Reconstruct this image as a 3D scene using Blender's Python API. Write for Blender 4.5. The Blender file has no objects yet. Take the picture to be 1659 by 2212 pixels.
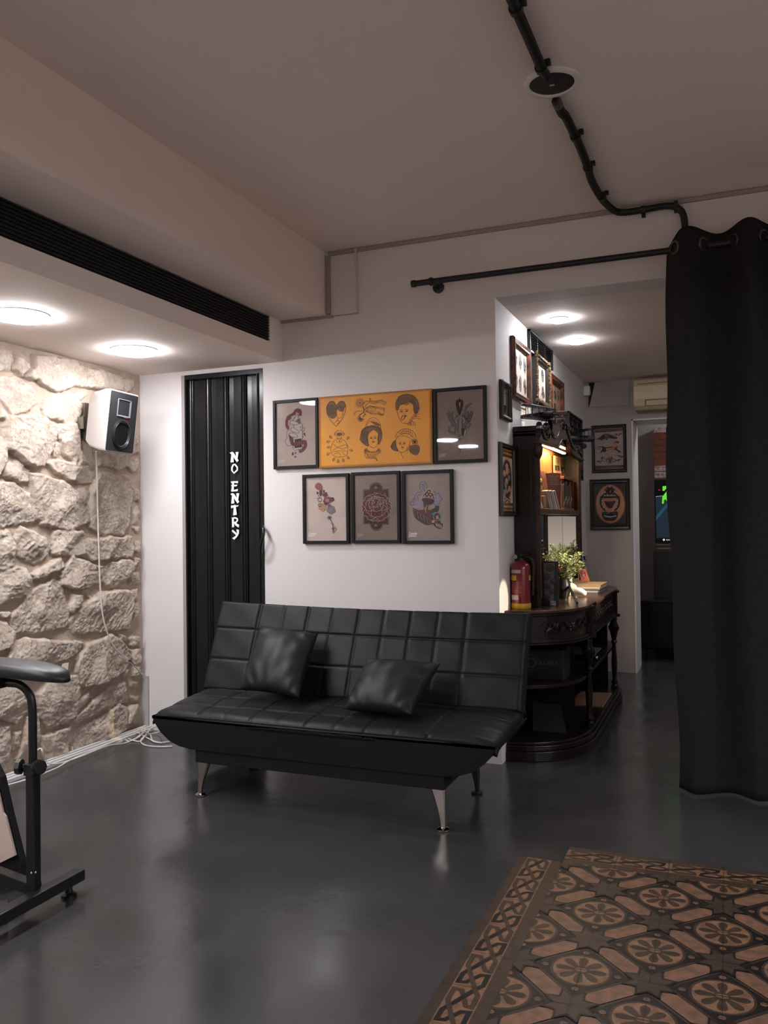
import bpy, bmesh, math, random
import numpy as np
from mathutils import Vector, Matrix
rnd = random.Random(7)
PI = math.pi
S = bpy.context.scene
COL = S.collection

# ------------------------------------------------------------------ camera
CW, CH = 1659.0, 2212.0
FPX, YAW, PITCH, ROLL, CAMH = 1802.13, math.radians(22.334), math.radians(0.888), math.radians(-0.732), 1.35
_f = Vector((-math.sin(YAW)*math.cos(PITCH), math.cos(YAW)*math.cos(PITCH), math.sin(PITCH)))
_r0 = Vector((math.cos(YAW), math.sin(YAW), 0)); _u0 = _r0.cross(_f)
_r = math.cos(ROLL)*_r0 + math.sin(ROLL)*_u0
_u = -math.sin(ROLL)*_r0 + math.cos(ROLL)*_u0
EYE = Vector((0, 0, CAMH))
cam_d = bpy.data.cameras.new('camera'); cam = bpy.data.objects.new('camera', cam_d); COL.objects.link(cam)
cam.matrix_world = Matrix(((_r.x, _u.x, -_f.x, 0), (_r.y, _u.y, -_f.y, 0), (_r.z, _u.z, -_f.z, CAMH), (0, 0, 0, 1)))
cam_d.sensor_fit = 'VERTICAL'; cam_d.sensor_height = 24.0; cam_d.lens = FPX/CH*24.0
cam_d.clip_start = 0.05; cam_d.clip_end = 60
S.camera = cam
def ray(px, py): return _f + _r*((px-CW/2)/FPX) + _u*((CH/2-py)/FPX)
def onX(px, py, x): d = ray(px, py); return EYE + d*(x/d.x)
def onY(px, py, y): d = ray(px, py); return EYE + d*(y/d.y)
def onZ(px, py, z): d = ray(px, py); return EYE + d*((z-CAMH)/d.z)

# ------------------------------------------------------------------ view, world, lights
S.view_settings.view_transform = 'Standard'; S.view_settings.look = 'None'
S.view_settings.gamma = 1.0; S.view_settings.use_curve_mapping = False
S.view_settings.exposure = 0.12
S.cycles.use_denoising = True
S.cycles.max_bounces = 8; S.cycles.diffuse_bounces = 4; S.cycles.glossy_bounces = 4
S.cycles.transparent_max_bounces = 12; S.cycles.sample_clamp_indirect = 6
w = bpy.data.worlds.new('world'); S.world = w; w.use_nodes = True
# unseen surroundings: world glow brightened below the horizon, dimmed above, to light the ceiling
_nt = w.node_tree; _tc = _nt.nodes.new('ShaderNodeTexCoord'); _sx = _nt.nodes.new('ShaderNodeSeparateXYZ'); _rp = _nt.nodes.new('ShaderNodeValToRGB')
_mp = _nt.nodes.new('ShaderNodeMapRange'); _mp.inputs[1].default_value = -1; _mp.inputs[2].default_value = 1
_nt.links.new(_tc.outputs['Generated'], _sx.inputs[0]); _nt.links.new(_sx.outputs[2], _mp.inputs[0]); _nt.links.new(_mp.outputs[0], _rp.inputs[0])
_rp.color_ramp.elements[0].position = .47; _rp.color_ramp.elements[0].color = (1.0, .80, .70, 1)
_rp.color_ramp.elements[1].position = .53; _rp.color_ramp.elements[1].color = (.06, .055, .055, 1)
_nt.links.new(_rp.outputs[0], _nt.nodes['Background'].inputs[0])
_nt.nodes['Background'].inputs[1].default_value = .8
LAMP_E = 104.0      # big disc lights under the soffit
SPOT_E = 170.0      # small downlights in the back room
def light(name, kind, loc, energy, color=(1, 1, 1), **kw):
    d = bpy.data.lights.new(name, kind); d.energy = energy; d.color = color
    for k, v in kw.items(): setattr(d, k, v)
    o = bpy.data.objects.new(name, d); COL.objects.link(o); o.location = loc
    return o
# unseen spot inside the room standing in for low sunlight; no window is built
def aim(o, tgt): o.rotation_euler = (Vector(tgt)-o.location).to_track_quat('-Z', 'Y').to_euler()
sun = light('sunbeam_spot', 'SPOT', (1.6, 4.95, 1.85), 900, (1, .86, .66), spot_size=math.radians(14), spot_blend=.25, shadow_soft_size=.02)
aim(sun, (-1.03, 5.62, 1.03))
for _t, _s, _e in (((-1.189, 4.668, .90), 5.0, 420), ((-1.189, 5.28, 2.06), 4.0, 300)):      # two narrower stand-in spots for slivers of sunlight on the wall
    _o = light('sunbeam_spot', 'SPOT', (1.6, 4.95, 1.85), _e, (1, .86, .66), spot_size=math.radians(_s), spot_blend=.3, shadow_soft_size=.01); aim(_o, _t)

# ------------------------------------------------------------------ materials
def lin(c):
    return tuple(((v/255)/12.92 if v/255 <= .04045 else ((v/255+.055)/1.055)**2.4) for v in c)
MATS = {}
def mat(name, c, rough=.6, spec=.5, metal=0., var=0., vscale=6., bump=0., bscale=60., c2=None, coat=0., rvar=0., emit=0.):
    if name in MATS: return MATS[name]
    m = bpy.data.materials.new(name); m.use_nodes = True; nt = m.node_tree; b = nt.nodes['Principled BSDF']
    L = lin(c)+(1,)
    b.inputs['Base Color'].default_value = L; b.inputs['Roughness'].default_value = rough
    b.inputs['Specular IOR Level'].default_value = spec; b.inputs['Metallic'].default_value = metal
    b.inputs['Coat Weight'].default_value = coat; b.inputs['Coat Roughness'].default_value = .08
    tc = nt.nodes.new('ShaderNodeTexCoord')
    if var or c2:
        n = nt.nodes.new('ShaderNodeTexNoise'); n.inputs['Scale'].default_value = vscale; n.inputs['Detail'].default_value = 6
        nt.links.new(tc.outputs['Object'], n.inputs['Vector'])
        mx = nt.nodes.new('ShaderNodeMixRGB'); r = nt.nodes.new('ShaderNodeValToRGB')
        r.color_ramp.elements[0].position = .38; r.color_ramp.elements[1].position = .62
        nt.links.new(n.outputs['Fac'], r.inputs[0]); nt.links.new(r.outputs[0], mx.inputs[0])
        if c2: A, B = L, lin(c2)+(1,)
        else: A = tuple(v*(1-var) for v in L[:3])+(1,); B = tuple(min(1, v*(1+var)) for v in L[:3])+(1,)
        mx.inputs[1].default_value = A; mx.inputs[2].default_value = B
        nt.links.new(mx.outputs[0], b.inputs['Base Color'])
        if rvar:
            mr = nt.nodes.new('ShaderNodeMapRange'); nt.links.new(n.outputs['Fac'], mr.inputs[0])
            mr.inputs[1].default_value = .3; mr.inputs[2].default_value = .7
            mr.inputs[3].default_value = rough-rvar; mr.inputs[4].default_value = rough+rvar
            nt.links.new(mr.outputs[0], b.inputs['Roughness'])
    if bump:
        n2 = nt.nodes.new('ShaderNodeTexNoise'); n2.inputs['Scale'].default_value = bscale; n2.inputs['Detail'].default_value = 5
        nt.links.new(tc.outputs['Object'], n2.inputs['Vector'])
        bp = nt.nodes.new('ShaderNodeBump'); bp.inputs['Strength'].default_value = bump; bp.inputs['Distance'].default_value = .004
        nt.links.new(n2.outputs['Fac'], bp.inputs['Height']); nt.links.new(bp.outputs[0], b.inputs['Normal'])
    if emit:
        b.inputs['Emission Color'].default_value = L; b.inputs['Emission Strength'].default_value = emit
    MATS[name] = m; return m

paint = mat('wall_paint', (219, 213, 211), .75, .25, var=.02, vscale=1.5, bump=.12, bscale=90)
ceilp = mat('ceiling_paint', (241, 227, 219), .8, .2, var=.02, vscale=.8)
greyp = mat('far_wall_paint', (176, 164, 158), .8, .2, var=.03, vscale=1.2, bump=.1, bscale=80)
trimp = mat('trunking_plastic', (160, 150, 146), .5, .4)
white = mat('white_plastic', (226, 222, 218), .4, .5)
black = mat('black_metal', (32, 32, 33), .42, .4)
blackm = mat('black_matte', (34, 34, 34), .75, .25)
lacq = mat('black_lacquer', (26, 26, 27), .25, .25, bump=.05, bscale=20)
cloth = mat('black_cloth', (38, 38, 38), .95, .1, var=.08, vscale=30, bump=.3, bscale=400)
leather = mat('black_leather', (24, 24, 25), .48, .2, bump=.16, bscale=130)
leather2 = mat('cushion_leather', (29, 30, 32), .48, .22, bump=.18, bscale=150)
chrome = mat('chrome', (205, 198, 194), .1, .5, 1.)
steel = mat('steel', (150, 148, 146), .3, .5, 1.)
wood = mat('dark_carved_wood', (34, 23, 20), .32, .4, c2=(24, 17, 15), vscale=14, bump=.1, bscale=50)
woodw = mat('warm_wood', (150, 84, 46), .45, .4, c2=(112, 58, 32), vscale=22)
woodtop = mat('wood_top', (74, 49, 38), .25, .5, c2=(50, 33, 27), vscale=9)
cable = mat('white_cable', (214, 204, 198), .5, .4)
glassm = bpy.data.materials.new('picture_glass'); glassm.use_nodes = True
_n = glassm.node_tree; _n.nodes.clear()
_o = _n.nodes.new('ShaderNodeOutputMaterial'); _m = _n.nodes.new('ShaderNodeMixShader'); _t = _n.nodes.new('ShaderNodeBsdfTransparent')
_g = _n.nodes.new('ShaderNodeBsdfGlossy'); _g.inputs['Roughness'].default_value = .02; _fr = _n.nodes.new('ShaderNodeFresnel'); _fr.inputs[0].default_value = 1.5
_n.links.new(_fr.outputs[0], _m.inputs[0]); _n.links.new(_t.outputs[0], _m.inputs[1]); _n.links.new(_g.outputs[0], _m.inputs[2]); _n.links.new(_m.outputs[0], _o.inputs[0])
mirror = mat('mirror_glass', (225, 225, 222), .02, .5, 1.)
def emis(name, c, s):
    if name in MATS: return MATS[name]
    m = bpy.data.materials.new(name); m.use_nodes = True; nt = m.node_tree; nt.nodes.clear()
    o = nt.nodes.new('ShaderNodeOutputMaterial'); e = nt.nodes.new('ShaderNodeEmission')
    e.inputs[0].default_value = lin(c)+(1,); e.inputs[1].default_value = s
    nt.links.new(e.outputs[0], o.inputs[0]); MATS[name] = m; return m

# ------------------------------------------------------------------ mesh helpers
class MB:
    def __init__(s): s.v = []; s.f = []; s.m = []; s.T = None
    def add(s, vs, fs, mi=0):
        n = len(s.v)
        if s.T is not None: vs = [s.T @ Vector(p) for p in vs]
        s.v += [tuple(p) for p in vs]; s.f += [tuple(n+i for i in f) for f in fs]; s.m += [mi]*len(fs)
    def box(s, a, b, mi=0):
        x0, y0, z0 = a; x1, y1, z1 = b
        if x0 > x1: x0, x1 = x1, x0
        if y0 > y1: y0, y1 = y1, y0
        if z0 > z1: z0, z1 = z1, z0
        s.add([(x0, y0, z0), (x1, y0, z0), (x1, y1, z0), (x0, y1, z0), (x0, y0, z1), (x1, y0, z1), (x1, y1, z1), (x0, y1, z1)],
              [(0, 3, 2, 1), (4, 5, 6, 7), (0, 1, 5, 4), (1, 2, 6, 5), (2, 3, 7, 6), (3, 0, 4, 7)], mi)
    def bar(s, a, b, w, h, mi=0, up=(0, 0, 1)):
        a = Vector(a); b = Vector(b); d = (b-a).normalized(); up = Vector(up)
        if abs(d.dot(up)) > .98: up = Vector((1, 0, 0))
        x = d.cross(up).normalized()*w/2; z = x.cross(d).normalized()*h/2
        vs = [p+i*x+j*z for p in (a, b) for i, j in ((-1, -1), (1, -1), (1, 1), (-1, 1))]
        s.add(vs, [(3, 2, 1, 0), (4, 5, 6, 7), (0, 1, 5, 4), (1, 2, 6, 5), (2, 3, 7, 6), (3, 0, 4, 7)], mi)
    def tube(s, pts, r, mi=0, n=10, cap=True):
        pts = [Vector(p) for p in pts]; N = len(pts)
        rs = r if isinstance(r, (list, tuple)) else [r]*N
        t0 = (pts[1]-pts[0]).normalized(); ref = Vector((0, 0, 1)) if abs(t0.z) < .9 else Vector((1, 0, 0))
        x = t0.cross(ref).normalized(); vs = []
        for i, p in enumerate(pts):
            t = ((pts[min(i+1, N-1)]-pts[max(i-1, 0)])).normalized()
            x = (x - t*x.dot(t)).normalized(); y = t.cross(x)
            for k in range(n):
                a = 2*PI*k/n; vs.append(p+(x*math.cos(a)+y*math.sin(a))*rs[i])
        fs = [(i*n+k, i*n+(k+1) % n, (i+1)*n+(k+1) % n, (i+1)*n+k) for i in range(N-1) for k in range(n)]
        if cap: fs += [tuple(range(n))[::-1], tuple((N-1)*n+k for k in range(n))]
        s.add(vs, fs, mi)
    def lathe(s, c, prof, mi=0, n=28, axis=(0, 0, 1)):   # prof: (r, h)
        c = Vector(c); az = Vector(axis).normalized(); ax = az.orthogonal().normalized(); ay = az.cross(ax); vs = []
        for r, h in prof:
            for k in range(n):
                a = 2*PI*k/n; vs.append(c+az*h+(ax*math.cos(a)+ay*math.sin(a))*r)
        N = len(prof)
        fs = [(i*n+k, i*n+(k+1) % n, (i+1)*n+(k+1) % n, (i+1)*n+k) for i in range(N-1) for k in range(n)]
        if prof[0][0] > 1e-5: fs.append(tuple(range(n))[::-1])
        if prof[-1][0] > 1e-5: fs.append(tuple((N-1)*n+k for k in range(n)))
        s.add(vs, fs, mi)
    def prism(s, poly, d, mi=0):      # poly: planar 3D points; extruded by vector d
        d = Vector(d); n = len(poly); A = [Vector(p) for p in poly]
        s.add(A+[p+d for p in A], [tuple(range(n))[::-1], tuple(range(n, 2*n))]+[(i, (i+1) % n, n+(i+1) % n, n+i) for i in range(n)], mi)
    def grid(s, P, nu, nv, mi=0, closeu=False):
        vs = [P(i/nu, j/nv) for j in range(nv+1) for i in range(nu+1)]
        s.add(vs, [(j*(nu+1)+i, j*(nu+1)+i+1, (j+1)*(nu+1)+i+1, (j+1)*(nu+1)+i) for j in range(nv) for i in range(nu)], mi)
    def ball(s, c, r, mi=0, n=12, sc=(1, 1, 1)):
        c = Vector(c); vs = []; m = n//2
        for i in range(m+1):
            th = PI*i/m
            for k in range(n): ph = 2*PI*k/n; vs.append(c+Vector((r*sc[0]*math.sin(th)*math.cos(ph), r*sc[1]*math.sin(th)*math.sin(ph), r*sc[2]*math.cos(th))))
        s.add(vs, [(i*n+k, (i+1)*n+k, (i+1)*n+(k+1) % n, i*n+(k+1) % n) for i in range(m) for k in range(n)], mi)
    def build(s, name, mats, parent=None, smooth=0, bevel=0, local=False):
        me = bpy.data.meshes.new(name)
        off = Vector((0, 0, 0)) if (parent is None or local) else WL[parent.name]
        me.from_pydata([(p[0]-off.x, p[1]-off.y, p[2]-off.z) for p in s.v], [], s.f)
        if not isinstance(mats, (list, tuple)): mats = [mats]
        for m in mats: me.materials.append(m)
        me.polygons.foreach_set('material_index', s.m); me.validate(); me.update()
        bm = bmesh.new(); bm.from_mesh(me)
        bmesh.ops.remove_doubles(bm, verts=bm.verts, dist=1e-6) if smooth else None
        bmesh.ops.recalc_face_normals(bm, faces=bm.faces) if len(s.f) < 60000 and smooth != 3 else None
        bm.to_mesh(me); bm.free()
        o = bpy.data.objects.new(name, me); COL.objects.link(o)
        if smooth:
            me.polygons.foreach_set('use_smooth', [True]*len(me.polygons))
            if smooth == 1:
                md = o.modifiers.new('edge', 'EDGE_SPLIT'); md.split_angle = math.radians(38)
        if bevel:
            b = o.modifiers.new('bev', 'BEVEL'); b.width = bevel; b.segments = 2; b.limit_method = 'ANGLE'; b.angle_limit = math.radians(50)
        if parent is not None: o.parent = parent; WL[o.name] = WL[parent.name] if not local else WL[parent.name]
        else: WL[o.name] = Vector((0, 0, 0))
        return o
WL = {}
def thing(name, loc, label, cat, group=None, rot=None):
    o = bpy.data.objects.new(name, None); COL.objects.link(o); o.location = loc; o.empty_display_size = .05
    if rot: o.rotation_euler = rot
    WL[o.name] = Vector(loc); o['label'] = label; o['category'] = cat
    if group: o['group'] = group
    return o
def tag(o, label, cat, group=None):
    o['label'] = label; o['category'] = cat
    if group: o['group'] = group
    return o
def struct(o): o['kind'] = 'structure'; return o
def smooth_path(pts, k=8):
    P = [Vector(p) for p in pts]; P = [P[0]*2-P[1]]+P+[P[-1]*2-P[-2]]; out = []
    for i in range(1, len(P)-2):
        for j in range(k):
            t = j/k; a, b, c, d = P[i-1:i+3]
            out.append(.5*((2*b)+(c-a)*t+(2*a-5*b+4*c-d)*t*t+(3*b-a-3*c+d)*t**3))
    out.append(P[-2]); return out
def text_geo(txt, font_size=1.):
    cu = bpy.data.curves.new('txt', 'FONT'); cu.body = txt; cu.size = font_size; cu.resolution_u = 3
    o = bpy.data.objects.new('txt', cu); me = bpy.data.meshes.new_from_object(o)
    vs = [tuple(v.co) for v in me.vertices]; fs = [tuple(p.vertices) for p in me.polygons]
    bpy.data.objects.remove(o); bpy.data.meshes.remove(me); bpy.data.curves.remove(cu)
    return vs, fs
def NUDGE(s, d):
    if isinstance(s, Art): return (s.N*d) if hasattr(s, 'N') else Vector((0, -d, 0)) if getattr(s, 'pl', '') == 'Y' else Vector((d, 0, 0))
    return Vector((0, 0, d))
# 2D artwork laid on a plane: origin O, width axis U, height axis V (down), normal N; q = traced page outline
class Art(MB):
    def __init__(s, O, U, V, N, quad=None):
        super().__init__(); s.O, s.U, s.V, s.N = Vector(O), Vector(U), Vector(V), Vector(N).normalized(); s.q = quad; s.l = 1
        s.k = 1.0
    def uv(s, x, y):
        if s.q is None: return x, y
        (ax, ay), (bx, by), (cx, cy), (dx, dy) = s.q   # TL TR BR BL
        u = v = .5
        for _ in range(4):
            xl = ax+(dx-ax)*v; xr = bx+(cx-bx)*v; u = (x-xl)/(xr-xl)
            yt = ay+(by-ay)*u; yb = dy+(cy-dy)*u; v = (y-yt)/(yb-yt)
        return u, v
    def P(s, u, v, l): return s.O+s.U*u+s.V*v+s.N*(l*.00035)
    def add(s, vs, fs, mi=0):      # every patch of ink gets its own hair's breadth, so none coincide
        s.cnt = getattr(s, 'cnt', 0)+1; o = NUDGE(s, (s.cnt % 90)*3e-6)
        MB.add(s, [Vector(p)+o for p in vs], fs, mi)
    def fill(s, pts, mi=0, l=None, raw=False):
        l = s.l if l is None else l
        pts = list(zip(pts[0::2], pts[1::2])) if not isinstance(pts[0], (tuple, list)) else pts
        s.add([s.P(*(p if raw else s.uv(*p)), l) for p in pts], [tuple(range(len(pts)))], mi)
    def spl(s, pts, k=5, close=False):
        pts = list(zip(pts[0::2], pts[1::2])) if not isinstance(pts[0], (tuple, list)) else list(pts)
        if close: pts = pts+pts[:1]
        P = [Vector((p[0], p[1], 0)) for p in pts]
        return [(p.x, p.y) for p in smooth_path(P, k)]
    def line(s, pts, w, mi=0, l=None, sm=True, close=False):     # w in traced units
        l = (s.l+1) if l is None else l
        pts = s.spl(pts, 5, close) if sm else (list(zip(pts[0::2], pts[1::2])) if not isinstance(pts[0], (tuple, list)) else list(pts))
        if close and not sm: pts = pts+pts[:1]
        N = len(pts); vs = []
        for i, p in enumerate(pts):
            a = pts[max(i-1, 0)]; b = pts[min(i+1, N-1)]
            dx, dy = b[0]-a[0], b[1]-a[1]; L = math.hypot(dx, dy) or 1; ww = w[i*len(w)//N] if isinstance(w, (list, tuple)) else w
            nx, ny = -dy/L*ww/2, dx/L*ww/2
            vs += [s.P(*s.uv(p[0]+nx, p[1]+ny), l), s.P(*s.uv(p[0]-nx, p[1]-ny), l)]
        for i in range(N-1): s.add(vs[2*i:2*i+4], [(0, 1, 3, 2)], mi)
    def blob(s, pts, mi=0, l=None): s.fill(s.spl(pts, 5, True)[:-1], mi, l)
    def disc(s, x, y, rx, ry=None, mi=0, l=None, n=20, rot=0):
        ry = rx if ry is None else ry
        s.fill([(x+rx*math.cos(a)*math.cos(rot)-ry*math.sin(a)*math.sin(rot), y+rx*math.cos(a)*math.sin(rot)+ry*math.sin(a)*math.cos(rot)) for a in [2*PI*k/n for k in range(n)]], mi, l)
    def ring(s, x, y, rx, ry=None, w=2, mi=0, l=None, a0=0, a1=2*PI, n=22, rot=0):
        ry = rx if ry is None else ry
        pts = []
        for k in range(n+1):
            a = a0+(a1-a0)*k/n; c, d = rx*math.cos(a), ry*math.sin(a)
            pts.append((x+c*math.cos(rot)-d*math.sin(rot), y+c*math.sin(rot)+d*math.cos(rot)))
        s.line(pts, w, mi, l, sm=False)
    def text(s, txt, x, y, size, mi=0, l=None, sx=1.):           # x,y = left baseline in traced units
        l = (s.l+1) if l is None else l
        vs, fs = text_geo(txt, size)
        s.add([s.P(*s.uv(x+p[0]*sx, y-p[1]), l) for p in vs], fs, mi)
# ------------------------------------------------------------------ room
Y0, XI, XS, ZC, ZS, ZB, ZI, YF = 4.583, -1.189, -3.663, 3.023, 2.38, 2.634, 2.625, 7.75
XO = 1.15        # right side of the opening (behind the curtain)
YB = -2.4        # how far the room runs back past the camera

# floor
m = bpy.data.materials.new('resin_floor'); m.use_nodes = True; nt = m.node_tree; b = nt.nodes['Principled BSDF']
tc = nt.nodes.new('ShaderNodeTexCoord')
def tex(sc, det=5, rough=.5):
    n = nt.nodes.new('ShaderNodeTexNoise'); n.inputs['Scale'].default_value = sc; n.inputs['Detail'].default_value = det
    n.inputs['Roughness'].default_value = rough; nt.links.new(tc.outputs['Object'], n.inputs['Vector']); return n
n = tex(1.3); rp = nt.nodes.new('ShaderNodeValToRGB'); nt.links.new(n.outputs['Fac'], rp.inputs[0])
rp.color_ramp.elements[0].position = .3; rp.color_ramp.elements[0].color = lin((55, 54, 56))+(1,)
rp.color_ramp.elements[1].position = .7; rp.color_ramp.elements[1].color = lin((66, 65, 67))+(1,)
nt.links.new(rp.outputs[0], b.inputs['Base Color'])
n = tex(4); mr = nt.nodes.new('ShaderNodeMapRange'); nt.links.new(n.outputs['Fac'], mr.inputs[0])
mr.inputs[1].default_value = .3; mr.inputs[2].default_value = .7; mr.inputs[3].default_value = .15; mr.inputs[4].default_value = .26
nt.links.new(mr.outputs[0], b.inputs['Roughness']); b.inputs['Specular IOR Level'].default_value = .55
n = tex(9, 3); n2 = tex(160, 2); ad = nt.nodes.new('ShaderNodeMath'); ad.operation = 'MULTIPLY_ADD'
nt.links.new(n2.outputs['Fac'], ad.inputs[0]); ad.inputs[1].default_value = .05; nt.links.new(n.outputs['Fac'], ad.inputs[2])
bp = nt.nodes.new('ShaderNodeBump'); bp.inputs['Strength'].default_value = .10; bp.inputs['Distance'].default_value = .012
nt.links.new(ad.outputs[0], bp.inputs['Height']); nt.links.new(bp.outputs[0], b.inputs['Normal'])
M = MB(); M.box((-4.6, YB, -.12), (4.2, 10.2, 0)); floor = struct(M.build('floor', m))

# cement tile inlay
tb = lambda n, c, c2: mat(n, c, .42, .22, c2=c2, vscale=26, bump=.08, bscale=220)
T_OCH = tb('tile_ochre', (131, 98, 74), (108, 80, 61)); T_BRN = tb('tile_brown', (66, 53, 44), (56, 45, 38)); T_BLK = tb('tile_black', (25, 22, 22), (31, 27, 26))
T_HEX = tb('tile_terracotta', (124, 91, 71), (98, 76, 62)); T_STAR = tb('tile_umber', (68, 54, 46), (58, 47, 41))
TM = [T_OCH, T_BRN, T_BLK, T_HEX, T_STAR]
TX0, TY0, TS = -.628, 3.352, .1975
class Til(MB):
    def P(s, x, y, l): return (x, y, .0006+l*.00035)
    def add(s, vs, fs, mi=0):
        s.cnt = getattr(s, 'cnt', 0)+1; d = (s.cnt % 90)*3e-6; MB.add(s, [(p[0], p[1], p[2]+d) for p in vs], fs, mi)
    def fl(s, pts, mi, l): s.add([s.P(x, y, l) for x, y in clip(pts)], [tuple(range(len(clip(pts))))], mi) if len(clip(pts)) > 2 else None
CB = (TX0, 1.0, 1.4, TY0)
def clip(pts):
    def cut(ps, ax, v, sg):
        out = []
        for i in range(len(ps)):
            a, b = ps[i-1], ps[i]; ia, ib = (a[ax]-v)*sg >= 0, (b[ax]-v)*sg >= 0
            if ia != ib:
                t = (v-a[ax])/(b[ax]-a[ax]); out.append((a[0]+(b[0]-a[0])*t, a[1]+(b[1]-a[1])*t))
            if ib: out.append(b)
        return out
    for ax, v, sg in ((0, CB[0], 1), (1, CB[1], 1), (0, CB[2], -1), (1, CB[3], -1)):
        pts = cut(pts, ax, v, sg)
        if not pts: return []
    return pts
T = Til(); T.fl([(CB[0], CB[1]), (CB[2], CB[1]), (CB[2], CB[3]), (CB[0], CB[3])], 2, 0)
nx, ny = int((CB[2]-CB[0])/TS)+2, int((CB[3]-CB[1])/TS)+2
pol = lambda cx, cy, r, a: (cx+r*math.cos(a), cy+r*math.sin(a))
for i in range(-1, nx):
    for j in range(-1, ny):
        cx, cy = TX0+i*TS, TY0-j*TS
        if (i+j) % 2 == 1:          # flower roundel in a diamond
            for r, mi, l in ((.765, 4, 1), (.715, 2, 2)): T.fl([pol(cx, cy, r*TS, k*PI/2) for k in range(4)], mi, l)
            for r, mi, l in ((.46, 1, 3), (.42, 0, 4)): T.fl([pol(cx, cy, r*TS, k*2*PI/28) for k in range(28)], mi, l)
            for k in range(8):
                a = k*PI/4
                P = [(.08, -.028), (.23, -.066), (.315, -.072), (.365, -.04), (.38, 0), (.365, .04), (.315, .072), (.23, .066), (.08, .028)]
                T.fl([(cx+TS*(u*math.cos(a)-v*math.sin(a)), cy+TS*(u*math.sin(a)+v*math.cos(a))) for u, v in P], 1, 5)
            T.fl([pol(cx, cy, .12*TS, k*PI/6) for k in range(12)], 1, 6)
            T.fl([(cx+.095*TS*math.cos(k*PI/6), cy+.06*TS*math.sin(k*PI/6)) for k in range(12)], 0, 7)
            T.fl([(cx-.095*TS, cy-.006*TS), (cx+.095*TS, cy-.006*TS), (cx+.095*TS, cy+.006*TS), (cx-.095*TS, cy+.006*TS)], 1, 8)
            for k in range(4):
                ox, oy = pol(cx, cy, .545*TS, k*PI/2)
                T.fl([(ox+.055*TS*math.cos(q*PI/6), oy+.048*TS*math.sin(q*PI/6)) for q in range(12)], 0, 4)
                T.fl([(ox-.055*TS, oy-.006*TS), (ox+.055*TS, oy-.006*TS), (ox+.055*TS, oy+.006*TS), (ox-.055*TS, oy+.006*TS)], 1, 5)
        # lozenge in the middle of each tile
        hx, hy = cx+TS/2, cy-TS/2; sg = 1 if (i+j) % 2 == 1 else -1
        d = (math.sqrt(.5), math.sqrt(.5)*sg); e = (-d[1], d[0])
        T.fl([(hx+TS*(u*d[0]+v*e[0]), hy+TS*(u*d[1]+v*e[1])) for u, v in ((-.43, -.05), (-.43, .05), (-.29, .150), (.29, .150), (.43, .05), (.43, -.05), (.29, -.150), (-.29, -.150))], 3, 3)
        if (i+j) % 2 == 0:
            T.fl([pol(cx, cy, (.43 if k % 2 == 0 else .27)*TS, k*PI/8+PI/8) for k in range(16)], 2, 9)
            T.fl([pol(cx, cy, (.37 if k % 2 == 0 else .22)*TS, k*PI/8+PI/8) for k in range(16)], 4, 10)
# grout
for i in range(0, nx): T.fl([(TX0+i*TS-.0007, CB[1]), (TX0+i*TS+.0007, CB[1]), (TX0+i*TS+.0007, CB[3]), (TX0+i*TS-.0007, CB[3])], 2, 12)
for j in range(0, ny): T.fl([(CB[0], TY0-j*TS-.0007), (CB[2], TY0-j*TS-.0007), (CB[2], TY0-j*TS+.0007), (CB[0], TY0-j*TS+.0007)], 2, 12)
# border strips with the knot band; (a along, b across) mapped to the floor
def border(fn, n):
    def f(pts, mi, l): T.add([T.P(*fn(a, bb), l) for a, bb in pts], [tuple(range(len(pts)))], mi)
    def ribbon(pts, w, mi, l):      # pts in tile units (a along, b over the ochre band); width in metres
        pts = [(a*.2, .0352+b*.0986) for a, b in pts]; N = len(pts); vs = []
        for i, p in enumerate(pts):
            d1 = Vector((p[0]-pts[i-1][0], p[1]-pts[i-1][1])).normalized() if i else None
            d2 = Vector((pts[i+1][0]-p[0], pts[i+1][1]-p[1])).normalized() if i < N-1 else None
            d = (d1+d2).normalized() if d1 and d2 else (d1 or d2); k = 1/max(.62, d.dot(d1 or d2)); nn = Vector((-d.y, d.x))*w/2*k
            vs += [T.P(*fn((p[0]+nn.x)/.2, (p[1]+nn.y)/.176), l), T.P(*fn((p[0]-nn.x)/.2, (p[1]-nn.y)/.176), l)]
        for i in range(N-1): T.add(vs[2*i:2*i+4], [(0, 1, 3, 2)], mi)
    f([(0, 0), (n, 0), (n, 1), (0, 1)], 1, 0)
    f([(0, .20), (n, .20), (n, .76), (0, .76)], 0, 1)
    for k in range(n):
        br = [(.0, .70), (.06, .74), (.17, .88), (.48, .88), (.47, .70), (.10, .36), (.10, .12), (.40, .12), (.74, .44), (1.0, .70)]
        bk = [(.04, .70), (.42, .36), (.55, .22), (.66, .12), (.90, .12), (.88, .34), (.62, .66), (.60, .88), (.90, .88), (.94, .80), (1.0, .74)]
        ribbon([(k+a, b) for a, b in bk], .0150, 2, 3); ribbon([(k+a, b) for a, b in br], .0150, 1, 4)
        ribbon([(k+a, b) for a, b in ((.12, .63), (.42, .36))], .0150, 2, 5)
        f([(k-.004, 0), (k+.004, 0), (k+.004, 1), (k-.004, 1)], 2, 9)
border(lambda a, b: (TX0-.176+.176*b, TY0-a*.2), 12)
border(lambda a, b: (TX0+a*TS, TY0+.168-.168*b), 10)
tiles = T.build('tile_inlay', TM, floor); tiles['kind'] = 'structure'

# ceilings
M = MB(); M.box((-4.0, YB, ZC), (3.2, Y0+.25, ZC+.15)); struct(M.build('ceiling', ceilp))
M = MB(); M.box((XI-.2, Y0+.2, ZI), (3.0, YF+.1, ZI+.2)); struct(M.build('ceiling_back_room', ceilp))
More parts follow.
